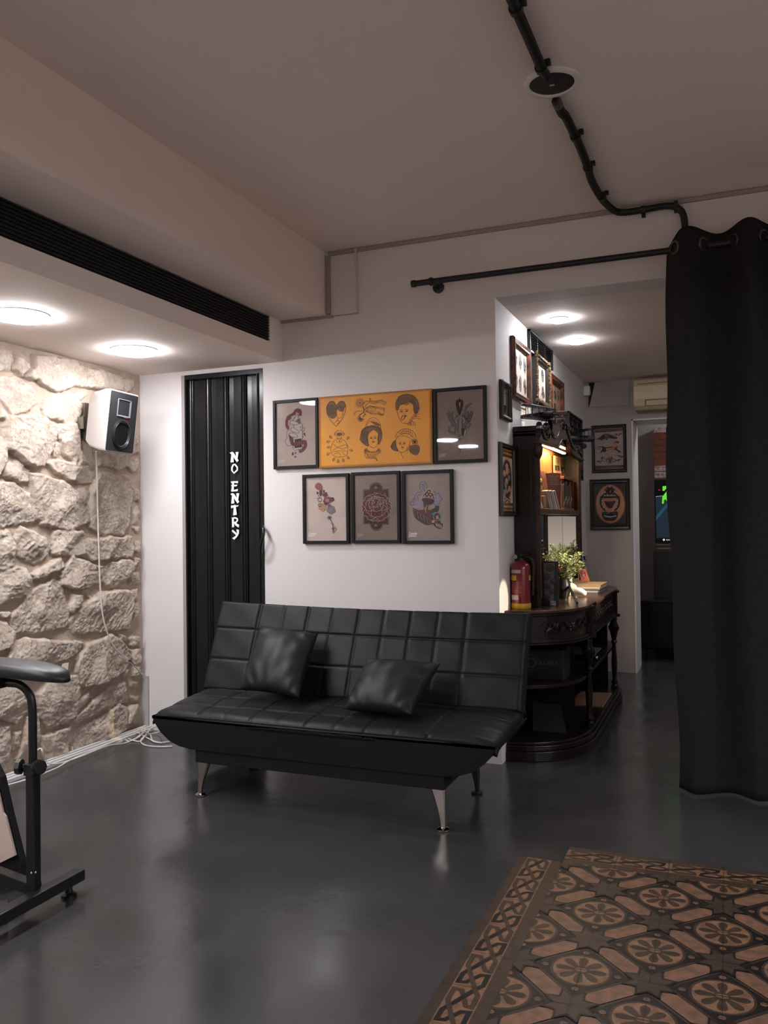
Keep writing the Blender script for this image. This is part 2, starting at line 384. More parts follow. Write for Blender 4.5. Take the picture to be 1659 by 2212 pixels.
# dropped soffit and beam on the left
M = MB(); M.box((-2.56, YB, ZS), (XS-.1, Y0, 2.478)); M.box((-2.56, 4.435, 2.478), (-2.64, Y0, ZB-.001))
M.box((-2.60, YB, ZB-.001), (-3.7, Y0, ZC)); struct(M.build('ceiling_soffit', ceilp))
M = MB(); M.box((-2.247, YB, ZB), (-2.62, Y0, ZC)); struct(M.build('ceiling_beam', ceilp))
# back wall: pieces around door and opening
DL, DR, DT = -3.318, -2.70, 2.352
M = MB()
M.box((XS-.1, Y0, 0), (DL, Y0+.2, ZS+.1)); M.box((DL, Y0, DT), (DR, Y0+.2, ZC)); M.box((XS-.1, Y0, ZS+.1), (DL, Y0+.2, ZC))
M.box((DR, Y0, 0), (XI, Y0+.2, ZC)); M.box((XI, Y0, ZI), (XO, Y0+.2, ZC)); M.box((XO, Y0, 0), (3.2, Y0+.2, ZC))
struct(M.build('wall_back', paint))
M = MB(); M.box((XI-.12, Y0+.2, 0), (XI, YF+.1, ZI)); struct(M.build('wall_back_room_left', paint))
# far wall with a deep doorway
DX, DZ, RD = -.776, 2.267, .42
M = MB(); M.box((XI-.1, YF, 0), (DX, YF+RD, ZI+.1)); M.box((DX, YF, DZ), (.35, YF+RD, ZI+.1)); M.box((.35, YF, 0), (3.0, YF+RD, ZI+.1))
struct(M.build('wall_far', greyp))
# white lining of the doorway
M = MB(); M.box((DX, YF-.004, 0), (DX+.012, YF+RD, DZ)); M.box((DX, YF-.004, DZ), (.35, YF+RD, DZ-.012)); struct(M.build('door_2', mat('doorway_lining', (226, 222, 222), .6, .3)))
# room beyond
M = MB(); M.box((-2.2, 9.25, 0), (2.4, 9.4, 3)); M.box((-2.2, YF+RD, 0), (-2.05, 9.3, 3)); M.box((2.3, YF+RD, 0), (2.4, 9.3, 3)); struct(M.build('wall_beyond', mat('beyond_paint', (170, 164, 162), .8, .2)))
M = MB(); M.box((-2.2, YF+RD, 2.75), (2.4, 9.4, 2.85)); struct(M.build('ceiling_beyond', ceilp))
# right side of the back room and of the front room, out of frame but closing the place
M = MB(); M.box((2.9, Y0, 0), (3.0, YF+.1, ZI)); struct(M.build('wall_back_room_right', paint))
M = MB(); M.box((3.2, YB-.2, 0), (3.4, Y0+.2, ZC)); struct(M.build('wall_right', mat('side_wall_paint', (150, 142, 138), .8, .2)))
M = MB(); M.box((-4.0, YB-.2, 0), (-2.2, YB, ZC)); M.box((1.9, YB-.2, 0), (3.4, YB, ZC)); M.box((-2.2, YB-.2, 2.35), (1.9, YB, ZC)); struct(M.build('wall_front', MATS['side_wall_paint']))
M = MB(); M.box((2.35, YB, ZS), (3.3, Y0, ZC)); struct(M.build('ceiling_soffit_right', ceilp))
# ceiling line trunking
M = MB(); M.box((-2.225, Y0-.012, 2.998), (-2.045, Y0, 3.02)); M.box((-2.035, Y0-.012, 2.998), (3.1, Y0, 3.02))
struct(M.build('trim_1', trimp))
M = MB(); M.box((-2.245, Y0-.016, 2.64), (-2.215, Y0, 3.0)); M.box((-2.228, Y0-.022, 2.64), (-2.216, Y0-.015, 2.995)); struct(M.build('trim_2', trimp))
M = MB(); M.box((-2.045, Y0-.02, 2.63), (-2.033, Y0, 3.018)); struct(M.build('trim_3', mat('trim_light', (206, 196, 190), .5)))
M = MB(); M.box((-2.56, Y0-.016, ZB-.016), (-2.20, Y0, ZB-.002)); M.box((-2.25, Y0-.006, ZB-.008), (-2.03, Y0, ZB-.003)); struct(M.build('trim_4', trimp))
# cable duct along the stone wall and up the corner
M = MB(); M.box((XS, YB, 0), (-3.565, Y0, .018)); M.box((-3.60, YB, .018), (-3.58, Y0, .027)); M.box((-3.63, YB, .018), (-3.61, Y0, .03)); struct(M.build('baseboard_left', mat('duct_white', (206, 202, 200), .45)))
M = MB(); M.box((-3.625, Y0-.016, .02), (-3.598, Y0, .36)); M.box((-3.660, Y0-.012, .02), (-3.627, Y0, .34)); struct(M.build('trim_5', mat('duct_grey', (178, 172, 170), .5)))

# ------------------------------------------------------------------ stone wall
Q1 = """0 70 60 75 150 150 150 360 60 345 0 380|165 180 240 200 330 300 350 350 260 420 165 350|400 195 860 255 880 520 640 600 500 520 320 420 400 330|880 290 1000 330 1300 390 1370 470 1350 590 1100 570 880 530|1400 460 1500 450 1510 570 1420 610|0 440 100 420 240 460 350 540 430 700 350 790 150 850 60 720 0 670|0 780 105 880 80 950 0 900|510 720 600 620 850 630 925 750 900 900 780 965 640 900 510 880|850 600 980 600 970 680 900 690|100 900 420 860 500 900 615 1000 610 1200 500 1420 380 1440 200 1320 90 1230|630 990 860 960 910 1060 920 1300 860 1380 740 1310 700 1180 630 1050|-40 1110 40 1110 90 1250 90 1380 0 1520 -60 1500|600 1110 700 1200 710 1360 610 1330|70 1400 230 1390 340 1480 330 1610 200 1620 70 1540|525 1390 700 1380 900 1400 1080 1500 1060 1610 940 1640 780 1590 640 1490|900 1250 1060 1400 1050 1460 900 1400|1100 1270 1460 1310 1450 1440 1350 1480 1130 1430|1490 1130 1560 1040 1570 1280 1500 1330|1470 1370 1560 1350 1560 1470 1500 1510 1450 1460|1500 660 1550 650 1560 1000 1500 1080|1300 420 1380 420 1390 500 1360 560|280 140 400 160 330 190"""
Q2 = """-60 -20 170 -20 330 90 380 220 450 380 200 420 0 450 -60 430|360 -120 560 -100 760 -20 900 150 1000 300 990 390 800 490 650 460 490 430 400 200|870 60 960 20 1010 80 1010 210 960 210|1030 60 1110 -130 1440 -100 1480 100 1450 380 1380 530 1200 540 1020 450 1010 250|620 510 680 480 930 520 950 770 780 780 600 770|960 600 1200 570 1460 570 1480 740 1450 790 1050 830 970 770|190 580 270 450 400 520 520 580 580 700 540 780 400 870 250 800 190 690|-60 520 100 510 170 640 155 870 60 950 -60 940|380 980 560 860 680 790 720 900 600 980 420 1080|700 960 830 790 1000 860 1140 890 1140 1080 900 1160 700 1110|1160 900 1250 860 1440 820 1470 940 1420 1060 1300 1130 1200 1120 1150 1060|-60 960 180 910 290 930 350 1080 300 1220 60 1300 -60 1350|150 1450 400 1180 620 1040 700 1130 780 1380 770 1560 500 1630 200 1640 150 1520|820 1210 930 1220 930 1300 820 1420 790 1380|970 1210 1060 1230 1030 1290|800 1500 1000 1300 1150 1190 1400 1170 1480 1200 1440 1600 1000 1640 850 1640|-60 1410 150 1410 100 1480 -60 1450|-60 1500 80 1530 170 1640 100 1800 -60 1850|1500 20 1570 50 1570 180 1510 150|1490 200 1570 220 1580 450 1510 430|1490 470 1570 470 1550 540|1500 600 1570 620 1560 740 1500 730|1490 780 1570 800 1560 950 1500 900|1460 1000 1570 960 1570 1100 1470 1100|1480 1160 1560 1150 1560 1270 1500 1280|1490 1340 1560 1310 1550 1460 1500 1490"""
Q3 = """80 240 250 60 330 50 820 90 840 200 700 310 300 380 100 330|870 80 960 100 900 180 850 150|890 280 1000 130 1250 20 1420 140 1460 260 1400 420 1150 540 920 600 880 420|1330 0 1430 10 1440 80 1360 90|430 680 650 480 850 480 890 640 840 930 560 1050 450 900|-60 600 200 590 340 700 340 850 180 1000 -60 900|880 780 1000 630 1040 720 900 860|850 950 1100 700 1250 570 1400 570 1440 780 1200 830 900 1000|840 1080 1100 950 1340 800 1430 850 1400 1080 1150 1230 900 1330 840 1200|470 1150 800 1040 800 1200 740 1400 600 1440 480 1350|-60 1010 120 1050 140 1300 100 1500 -60 1600|170 1090 260 1100 240 1250 170 1320|300 940 450 900 460 1150 420 1230 200 1400 270 1200|1470 180 1580 160 1580 330 1500 350|1380 420 1460 380 1450 480 1390 500|1500 360 1590 340 1580 460 1500 480|1480 540 1560 540 1530 610 1480 590|1480 700 1580 700 1560 780 1480 760|1460 830 1570 790 1560 1000 1430 1000|140 1600 400 1480 340 1640 200 1700|1450 30 1560 20 1570 130 1480 150|820 1230 870 1330 800 1400"""
XW = XS+.018
stones = []
for Q, oy in ((Q1, 730), (Q2, 1050), (Q3, 1370)):
    for s in Q.split('|'):
        v = [float(t) for t in s.split()]
        P = [onX(v[k]/5.184, oy+v[k+1]/5.184, XW+.02) for k in range(0, len(v), 2)]
        stones.append(np.array([(p.y, p.z) for p in P]))
rs = np.random.RandomState(3)
# unseen stretch nearer than the picture edge: rows of irregular stones
zz = .02
while zz < 2.36:
    h = rs.uniform(.13, .24); yy = YB+rs.uniform(0, .1)
    while yy < 3.34:
        wd = rs.uniform(.14, .34); a = .012
        q = [(yy+a, zz+a), (yy+wd*.5, zz+a*rs.uniform(0, 2)), (yy+wd-a, zz+a), (yy+wd-a*2, zz+h*.6), (yy+wd-a*3, zz+h-a), (yy+wd*.4, zz+h-a*.5), (yy+a*3, zz+h-a*2), (yy+a, zz+h*.5)]
        q = [(y+rs.uniform(-.008, .008), z+rs.uniform(-.01, .01)) for y, z in q]
        if yy+wd < 3.40: stones.append(np.array(q))
        yy += wd
    zz += h
def vnoise(Y, Z, f, seed):
    r = np.random.RandomState(seed).rand(256, 256); y = Y*f; z = Z*f
    iy = np.floor(y).astype(int); iz = np.floor(z).astype(int); fy = y-iy; fz = z-iz
    fy = fy*fy*(3-2*fy); fz = fz*fz*(3-2*fz); g = lambda a, b: r[a % 256, b % 256]
    return (g(iy, iz)*(1-fy)+g(iy+1, iz)*fy)*(1-fz)+(g(iy, iz+1)*(1-fy)+g(iy+1, iz+1)*fy)*fz
def stone_grid(y0, y1, z0, z1, st):
    ny, nz = int((y1-y0)/st)+1, int((z1-z0)/st)+1
    Y, Z = np.meshgrid(np.linspace(y0, y1, ny), np.linspace(z0, z1, nz), indexing='ij')
    Yw = Y+.014*(vnoise(Y, Z, 22, 1)-.5)+.008*(vnoise(Y, Z, 60, 2)-.5); Zw = Z+.016*(vnoise(Y, Z, 20, 3)-.5)+.008*(vnoise(Y, Z, 58, 4)-.5)
    H = .006+.012*vnoise(Y, Z, 5, 5)+.004*vnoise(Y, Z, 30, 6); mask = np.zeros_like(H); tint = np.full_like(H, .5)
    for k, q in enumerate(stones):
        c = q.mean(0); q = c+(q-c)*(1+min(.10, .010/max(.02, np.abs(q-c).mean())))
        lo, hi = q.min(0)-.02, q.max(0)+.02
        if hi[0] < y0 or lo[0] > y1: continue
        i0, i1 = max(0, int((lo[0]-y0)/st)), min(ny, int((hi[0]-y0)/st)+2); j0, j1 = max(0, int((lo[1]-z0)/st)), min(nz, int((hi[1]-z0)/st)+2)
        if i0 >= i1 or j0 >= j1: continue
        a, bb = Yw[i0:i1, j0:j1], Zw[i0:i1, j0:j1]; ins = np.zeros(a.shape, bool); d = np.full(a.shape, 9.)
        for n_ in range(len(q)):
            p, r = q[n_-1], q[n_]
            cond = ((p[1] > bb) != (r[1] > bb)); xi = (r[0]-p[0])*(bb-p[1])/((r[1]-p[1]) if r[1] != p[1] else 1e-9)+p[0]
            ins ^= cond & (a < xi)
            e = r-p; t = np.clip(((a-p[0])*e[0]+(bb-p[1])*e[1])/(e@e), 0, 1)
            d = np.minimum(d, np.hypot(a-p[0]-t*e[0], bb-p[1]-t*e[1]))
        d = np.where(ins, d, 0); size = min(hi-lo)-.04
        R = np.random.RandomState(k+50); hh = min(.062, .024+.22*size)*R.uniform(.75, 1.15); rr = min(.016, size*.28)
        t = np.clip(d/rr, 0, 1); prof = np.sqrt(1-(1-t)**2)
        yy, zz_ = a-c[0], bb-c[1]
        facet = R.uniform(-.05, .05)*yy+R.uniform(-.03, .08)*zz_
        pl_ = [R.uniform(.0, .010)+R.uniform(-.30, .30)*yy+R.uniform(-.30, .30)*zz_ for _ in range(5)]
        cut = np.minimum.reduce(pl_); facet = facet+np.maximum(cut, -.016)
        an = R.uniform(-.5, .9); u1 = a*math.cos(an)+bb*math.sin(an); v1 = -a*math.sin(an)+bb*math.cos(an)
        rid = 1-np.abs(2*vnoise(u1*.45, v1*1.5, 26, k+9)-1); rid2 = 1-np.abs(2*vnoise(u1*.6, v1*1.4, 62, k+19)-1)
        det = .014*(vnoise(a, bb, 11, k+29)-.5)+.0045*(rid-.5)*(.4+vnoise(a, bb, 9, k+3))+.0016*(rid2-.5)*2*vnoise(a, bb, 17, k+7)+.004*(vnoise(a*.8+bb*.3, bb*1.3, 90, 31+k)-.5)+.003*(vnoise(a, bb, 170, 31)-.5)
        h = (hh+facet+det)*prof
        sub = H[i0:i1, j0:j1]; H[i0:i1, j0:j1] = np.where(ins, np.maximum(sub*(1-prof)+h, sub), sub)
        ms = mask[i0:i1, j0:j1]; mask[i0:i1, j0:j1] = np.where(ins, np.maximum(ms, np.clip(t*1.6, 0, 1)), ms)
        tt = tint[i0:i1, j0:j1]; tint[i0:i1, j0:j1] = np.where(ins, R.uniform(.2, .9), tt)
    H += .0016*(vnoise(Y, Z, 150, 12)-.5)
    # settle into the corner and the top edge
    H *= np.clip((Y0+.002-Y)/.012, 0, 1)*.85+.15
    V = np.stack([XS+H, Y, Z], -1).reshape(-1, 3)
    I = np.arange(ny*nz).reshape(ny, nz)
    F = np.stack([I[:-1, :-1], I[1:, :-1], I[1:, 1:], I[:-1, 1:]], -1).reshape(-1, 4)
    return V, F, mask.ravel(), tint.ravel()
VA, FA, MA, TA = stone_grid(3.22, Y0, 0, ZS+.005, .0045)
VB, FB, MB_, TB = stone_grid(YB, 3.23, 0, ZS+.005, .016)
me = bpy.data.meshes.new('wall_left'); V = np.vstack([VA, VB]); F = np.vstack([FA, FB+len(VA)])
me.from_pydata(V.tolist(), [], F.tolist()); me.polygons.foreach_set('use_smooth', [True]*len(F))
for nm, dat in (('stone', np.concatenate([MA, MB_])), ('tint', np.concatenate([TA, TB]))):
    at = me.attributes.new(nm, 'FLOAT', 'POINT'); at.data.foreach_set('value', dat.astype(np.float32))
wl = bpy.data.objects.new('wall_left', me); COL.objects.link(wl); struct(wl)
m = bpy.data.materials.new('rubble_stone'); m.use_nodes = True; nt = m.node_tree; b = nt.nodes['Principled BSDF']; me.materials.append(m)
b.inputs['Roughness'].default_value = .9; b.inputs['Specular IOR Level'].default_value = .15
tc = nt.nodes.new('ShaderNodeTexCoord')
a1 = nt.nodes.new('ShaderNodeAttribute'); a1.attribute_name = 'stone'; a2 = nt.nodes.new('ShaderNodeAttribute'); a2.attribute_name = 'tint'
def mix(f, A, B):
    x = nt.nodes.new('ShaderNodeMixRGB')
    for k, q in ((0, f), (1, A), (2, B)):
        if isinstance(q, tuple): x.inputs[k].default_value = lin(q)+(1,)
        elif isinstance(q, float): x.inputs[k].default_value = q
        else: nt.links.new(q, x.inputs[k])
    return x.outputs[0]
def ramp(src, p0, p1):
    r = nt.nodes.new('ShaderNodeMapRange'); nt.links.new(src, r.inputs[0]); r.inputs[1].default_value = p0; r.inputs[2].default_value = p1; return r.outputs[0]
c = mix(a2.outputs['Fac'], (184, 163, 145), (202, 184, 166))
c = mix(ramp(tex(22, 8, .7).outputs['Fac'], .40, .62), c, (222, 208, 193))
c = mix(ramp(tex(70, 6, .7).outputs['Fac'], .64, .78), c, (130, 112, 102))
mo = mix(ramp(tex(9, 5).outputs['Fac'], .35, .65), (192, 171, 152), (206, 188, 169))
vo = nt.nodes.new('ShaderNodeTexVoronoi'); vo.feature = 'DISTANCE_TO_EDGE'; vo.inputs['Scale'].default_value = 24
wn = nt.nodes.new('ShaderNodeMixRGB'); wn.inputs[0].default_value = .12; nt.links.new(tc.outputs['Object'], wn.inputs[1]); nt.links.new(tex(14, 4).outputs['Color'], wn.inputs[2]); nt.links.new(wn.outputs[0], vo.inputs['Vector'])
crk = ramp(vo.outputs['Distance'], .0, .035)
pat = ramp(tex(5, 3).outputs['Fac'], .40, .50)
cr = nt.nodes.new('ShaderNodeMath'); cr.operation = 'MAXIMUM'; nt.links.new(crk, cr.inputs[0]); nt.links.new(pat, cr.inputs[1])
c = mix(cr.outputs[0], (152, 132, 118), c)
nt.links.new(mix(a1.outputs['Fac'], mo, c), b.inputs['Base Color'])
bp = nt.nodes.new('ShaderNodeBump'); bp.inputs['Strength'].default_value = 1.0; bp.inputs['Distance'].default_value = .009
hm = nt.nodes.new('ShaderNodeMath'); hm.operation = 'MULTIPLY_ADD'; nt.links.new(cr.outputs[0], hm.inputs[0]); hm.inputs[1].default_value = .22; nt.links.new(tex(60, 12, .82).outputs['Fac'], hm.inputs[2])
nt.links.new(hm.outputs[0], bp.inputs['Height']); nt.links.new(bp.outputs[0], b.inputs['Normal'])
M = MB(); M.box((XS-.15, YB, 0), (XS-.001, Y0, ZC)); struct(M.build('wall_left_backing', mat('mortar', (190, 165, 145), .9)))
# ------------------------------------------------------------------ folding door with lettering
M = MB(); prof = []
x = DL+.03; yd = Y0+.045
segs = [(.0, 0), (.012, -.012), (.03, -.012), (.036, 0), (.115, .006), (.122, -.004)]
xs = []
X0d, X1d = DL+.03, DR-.045
npan = 4; pw = (X1d-X0d)/npan
for k in range(npan):
    a = X0d+k*pw
    for dx, dy in ((0, .004), (.006, -.010), (.012, -.012), (.018, -.010), (.022, -.003), (.026, -.010), (.030, -.012), (.034, -.010), (.038, .002), (pw*.5, .004), (pw-.010, .002), (pw-.005, .009)):
        prof.append((a+dx, yd+dy))
prof.append((X1d, yd))
vs = [(px, py, z) for z in (.01, DT-.025) for px, py in prof]; n = len(prof)
M.add(vs, [(i, i+1, n+i+1, n+i) for i in range(n-1)])
d1 = M.build('door_1', lacq); struct(d1)
M = MB(); M.box((DL+.028, Y0-.004, DT-.03), (DR, Y0+.07, DT)); M.box((X1d-.002, Y0-.002, 0), (DR, Y0+.07, DT-.03)); M.tube([(X1d+.010, Y0-.004, .01), (X1d+.010, Y0-.004, DT-.03)], .008, n=8)
M.box((DL+.022, Y0+.0, 0), (DL+.034, Y0+.07, DT-.03)); M.build('door_frame', lacq, d1)
M = MB(); M.box((DL, Y0-.003, 0), (DL+.024, Y0+.07, DT)); M.build('door_jamb_strip', mat('jamb_grey', (150, 144, 142), .5), d1)
M = MB(); P = [onY(565, 1136, Y0-.02), onY(569, 1143, Y0-.05), onY(568, 1160, Y0-.055), onY(564, 1178, Y0-.05), onY(563, 1196, Y0-.03)]
M.tube(smooth_path(P, 5), .011); M.build('door_handle', mat('handle_gunmetal', (70, 72, 78), .25, .5, 1.), d1, 1)
class Pix(Art):
    def __init__(s, ox, oy, sc, plane, v, sgn=-1):
        MB.__init__(s); s.ox, s.oy, s.sc, s.pl, s.pv, s.sg = ox, oy, sc, plane, v, sgn; s.q = None; s.l = 1
    def P(s, u, v, l):
        fn = {'X': onX, 'Y': onY, 'Z': onZ}[s.pl]; return fn(s.ox+u/s.sc, s.oy+v/s.sc, s.pv+s.sg*l*.0004)
A = Pix(380, 960, 7.54, 'Y', yd-.014)
def letN(dx, dy):
    for q in ([905, 150, 928, 150, 943, 288, 890, 293], [875, 138, 915, 120, 940, 135, 1022, 262, 992, 290, 905, 160], [972, 125, 1020, 122, 1003, 240, 985, 226]):
        A.fill([(q[i]+dx, q[i+1]+dy) for i in range(0, len(q), 2)], 0, 1)
letN(0, 0); letN(10, 672)
A.line([(935, 330), (912, 378), (912, 422), (945, 468), (1000, 415), (998, 372), (962, 326)], 25, l=1, sm=False, close=True)
for q in ([893, 612, 948, 595, 941, 760, 902, 758, 916, 640], [890, 605, 1012, 595, 1010, 634, 935, 622], [902, 662, 1005, 655, 985, 684, 902, 680], [895, 752, 1010, 725, 1005, 762, 905, 768],
          [898, 995, 1022, 992, 1015, 1008, 898, 1040], [945, 985, 972, 985, 992, 1145, 930, 1158], [912, 1200, 942, 1195, 950, 1345, 915, 1352], [898, 1195, 960, 1182, 985, 1200, 940, 1215],
          [955, 1255, 985, 1285, 1030, 1310, 1022, 1355, 970, 1320, 945, 1280], [908, 1415, 925, 1388, 985, 1440, 1005, 1480, 985, 1482], [985, 1382, 1027, 1392, 1026, 1450, 1000, 1500, 950, 1553, 915, 1528, 970, 1490, 995, 1445]): A.fill(q, 0, 1)
A.line([(955, 1196), (995, 1208), (998, 1245), (975, 1268), (950, 1272)], 25, l=1)
A.build('no_entry_lettering', mat('vinyl_white', (232, 232, 236), .4), d1)

# ------------------------------------------------------------------ disc lamps
def disc_lamp(x, y, z, r, e, label, group, h=.022):
    t = thing('ceiling_lamp', (x, y, z), label, 'lamp', group)
    M = MB(); M.lathe((x, y, z), [(r+.004, 0), (r+.004, -.006), (r, -.007)], n=40); M.build('lamp_rim', white, t, 1)
    M = MB(); M.lathe((x, y, z-.002), [(r, -.003), (r, -h*.6), (r*.96, -h*.9), (r*.9, -h), (.0001, -h-.002)], n=40)
    M.build('lamp_diffuser', emis('lamp_glow_%d_%d' % (int(r*1000), int(e)), (248, 249, 255), e), t, 1)
    return t
LG = 'disc lamps along the soffit'
disc_lamp(-3.144, 3.894, ZS, .128, LAMP_E, 'round white disc ceiling lamp on the soffit, nearest the back wall and door', LG)
disc_lamp(-3.107, 3.02, ZS, .128, LAMP_E, 'round white disc ceiling lamp on the soffit, cut by the left edge of the photo', LG)
for yy in (2.14, 1.26, .38, -.5, -1.4): disc_lamp(-3.12, yy, ZS, .128, LAMP_E, 'round white disc ceiling lamp on the soffit, out of the picture behind the camera', LG)
RG = 'disc lamps along the right soffit, out of frame'
for yy in (3.5, 2.6, 1.7, .8, -.1, -1.0): disc_lamp(2.75, yy, ZS, .128, LAMP_E*1.3, 'round white disc ceiling lamp on the soffit to the right, outside the picture', RG)
DG = 'small downlights in the back room'
disc_lamp(-.946, 5.22, ZI, .055, SPOT_E, 'small round ceiling downlight in the back room, nearer the opening', DG, .02)
disc_lamp(.75, 5.3, ZI, .055, SPOT_E, 'small round ceiling downlight in the back room, hidden behind the curtain', DG, .02)
disc_lamp(.75, 6.7, ZI, .055, SPOT_E, 'small round ceiling downlight in the back room, hidden behind the curtain', DG, .02)
disc_lamp(.3, 8.75, 2.75, .10, 130, 'round ceiling lamp in the room beyond the far doorway, out of sight', None, .02)
disc_lamp(-.949, 5.90, ZI, .055, SPOT_E, 'small round ceiling downlight in the back room, farther above the cabinet', DG, .02)

# AC slot grille in the soffit
t = thing('vent_grille', (-2.56, 1.8, 2.55), 'long black slotted air conditioning grille recessed in the soffit face', 'vent')
M = MB(); M.box((-2.572, YB, 2.479), (-2.59, 4.434, 2.632)); M.build('grille_back', blackm, t)
M = MB()
for k in range(9): z = 2.488+k*.0168; M.box((-2.561, YB, z), (-2.574, 4.43, z+.006))
M.build('louvre_slats', mat('louvre_black', (30, 30, 31), .5, .35), t)
# the louvred grilles in the back room
def wall_grille(y0, y1, z0, z1, n, label, light_slat=False):
    t = thing('vent_grille', (XI, (y0+y1)/2, z0), label, 'vent')
    M = MB(); M.box((XI, y0, z0), (XI+.006, y1, z1)); M.build('grille_back', blackm, t)
    M = MB(); f = .012
    for a, b in (((y0, z0), (y1, z0+f)), ((y0, z1-f), (y1, z1)), ((y0, z0), (y0+f, z1)), ((y1-f, z0), (y1, z1))): M.box((XI+.004, a[0], a[1]), (XI+.022, b[0], b[1]))
    for q in (.33, .66): yq = y0+(y1-y0)*q; M.box((XI+.004, yq-.006, z0), (XI+.016, yq+.006, z1))
    M.build('grille_frame', black, t)
    M = MB()
    for k in range(n):
        z = z0+f+(z1-z0-2*f)*(k+.5)/n; M.bar((XI+.012, y0, z), (XI+.012, y1, z), .013, .003, up=(1, 0, 1.2))
    M.build('louvre_slats', mat('louvre_black', (30, 30, 31), .5, .35), t); return t
wall_grille(5.40, 6.17, 2.475, 2.62, 8, 'black louvred air vent high on the back room wall under the ceiling')
wall_grille(6.82, 7.50, 1.72, 2.255, 9, 'dark louvred opening on the back room wall behind the cabinet crest')

# ------------------------------------------------------------------ wall speaker
sc = Vector((-3.375, 4.062, 1.990)); t = thing('wall_speaker', sc, 'white wall speaker with black front mounted on the stone wall', 'speaker')
ya, pi_ = math.radians(5.6), math.radians(7)
nrm = Vector((math.cos(ya)*math.cos(pi_), math.sin(ya)*math.cos(pi_), -math.sin(pi_))); wd = Vector((-math.sin(ya), math.cos(ya), 0)); upv = nrm.cross(wd)*1
if upv.z < 0: upv = -upv
TT = Matrix.Translation(sc) @ Matrix((tuple(wd)+(0,), tuple(upv)+(0,), tuple(nrm)+(0,), (0, 0, 0, 1))).transposed()
# local: x along width, y up, z outwards
M = MB(); M.T = TT; W2, H2 = .146, .184
def rrect(w, h, r, n=5): return [(sx*(w-r)+r*math.cos(a), sy*(h-r)+r*math.sin(a)) for sx, sy, a0 in ((1, 1, 0), (-1, 1, PI/2), (-1, -1, PI), (1, -1, 3*PI/2)) for a in [a0+PI/2*k/n for k in range(n+1)]]
secs = [(rrect(.075, .14, .02), -.19), (rrect(.095, .165, .02), -.15), (rrect(W2, H2, .022), -.04), (rrect(W2, H2, .016), 0)]
vs = [(p[0], p[1], z) for s_, z in secs for p in s_]; n = len(secs[0][0])
M.add(vs, [(i*n+k, i*n+(k+1) % n, (i+1)*n+(k+1) % n, (i+1)*n+k) for i in range(3) for k in range(n)]+[tuple(range(n))[::-1], tuple(3*n+k for k in range(n))])
M.build('cabinet', mat('speaker_shell', (206, 201, 197), .45, .4), t, 1)
M = MB(); M.T = TT; q = rrect(W2-.007, H2-.007, .01); M.prism([(a, b, .0) for a, b in q], Vector((0, 0, .004))) if 0 else None
M.add([(a, b, .003) for a, b in q]+[(a, b, 0) for a, b in q], [tuple(range(len(q)))]+[(k, (k+1) % len(q), len(q)+(k+1) % len(q), len(q)+k) for k in range(len(q))])
M.build('baffle', mat('speaker_baffle', (26, 26, 28), .6), t)
M = MB(); M.T = TT; o_ = [(-.062, .035), (.068, .035), (.068, .135), (-.062, .135)]; i_ = [(-.03, .075), (.005, .075), (.005, .115), (-.03, .115)]
M.add([(a, b, .008) for a, b in o_]+[(a, b, -.02) for a, b in i_], [(k, (k+1) % 4, 4+(k+1) % 4, 4+k) for k in range(4)]+[(4, 5, 6, 7)])
M.add([(a, b, .008) for a, b in o_]+[(a*1.06, b*1.0+(-.004 if b < .1 else .004), .003) for a, b in o_], [(k, (k+1) % 4, 4+(k+1) % 4, 4+k) for k in range(4)])
M.build('horn_tweeter', mat('horn_grey', (92, 94, 100), .35), t)
M = MB(); M.T = TT; c0 = (-.002, -.072, .003)
M.lathe(c0, [(.088, 0), (.088, .006), (.083, .008), (.080, .004), (.076, .008), (.072, .003), (.066, -.004), (.03, -.022), (.026, -.014), (.012, -.010), (.0001, -.010)], n=36)
M.build('woofer', mat('woofer_black', (34, 34, 37), .3), t, 1)
M = MB(); M.T = TT; M.box((.005, .030, .004), (.040, .038, .007)); M.build('badge', mat('badge_orange', (214, 84, 60), .5), t)
M = MB(); a = Vector((XS+.03, 4.0, 1.975)); M.box((XS+.0, 4.01, 1.90), (XS+.05, 4.06, 2.12)); M.bar((XS+.04, 4.03, 2.0), tuple(sc-nrm*.18), .03, .05); M.box((XS+.02, 3.97, 1.955), (XS+.075, 4.02, 2.03)); M.build('bracket', steel, t)
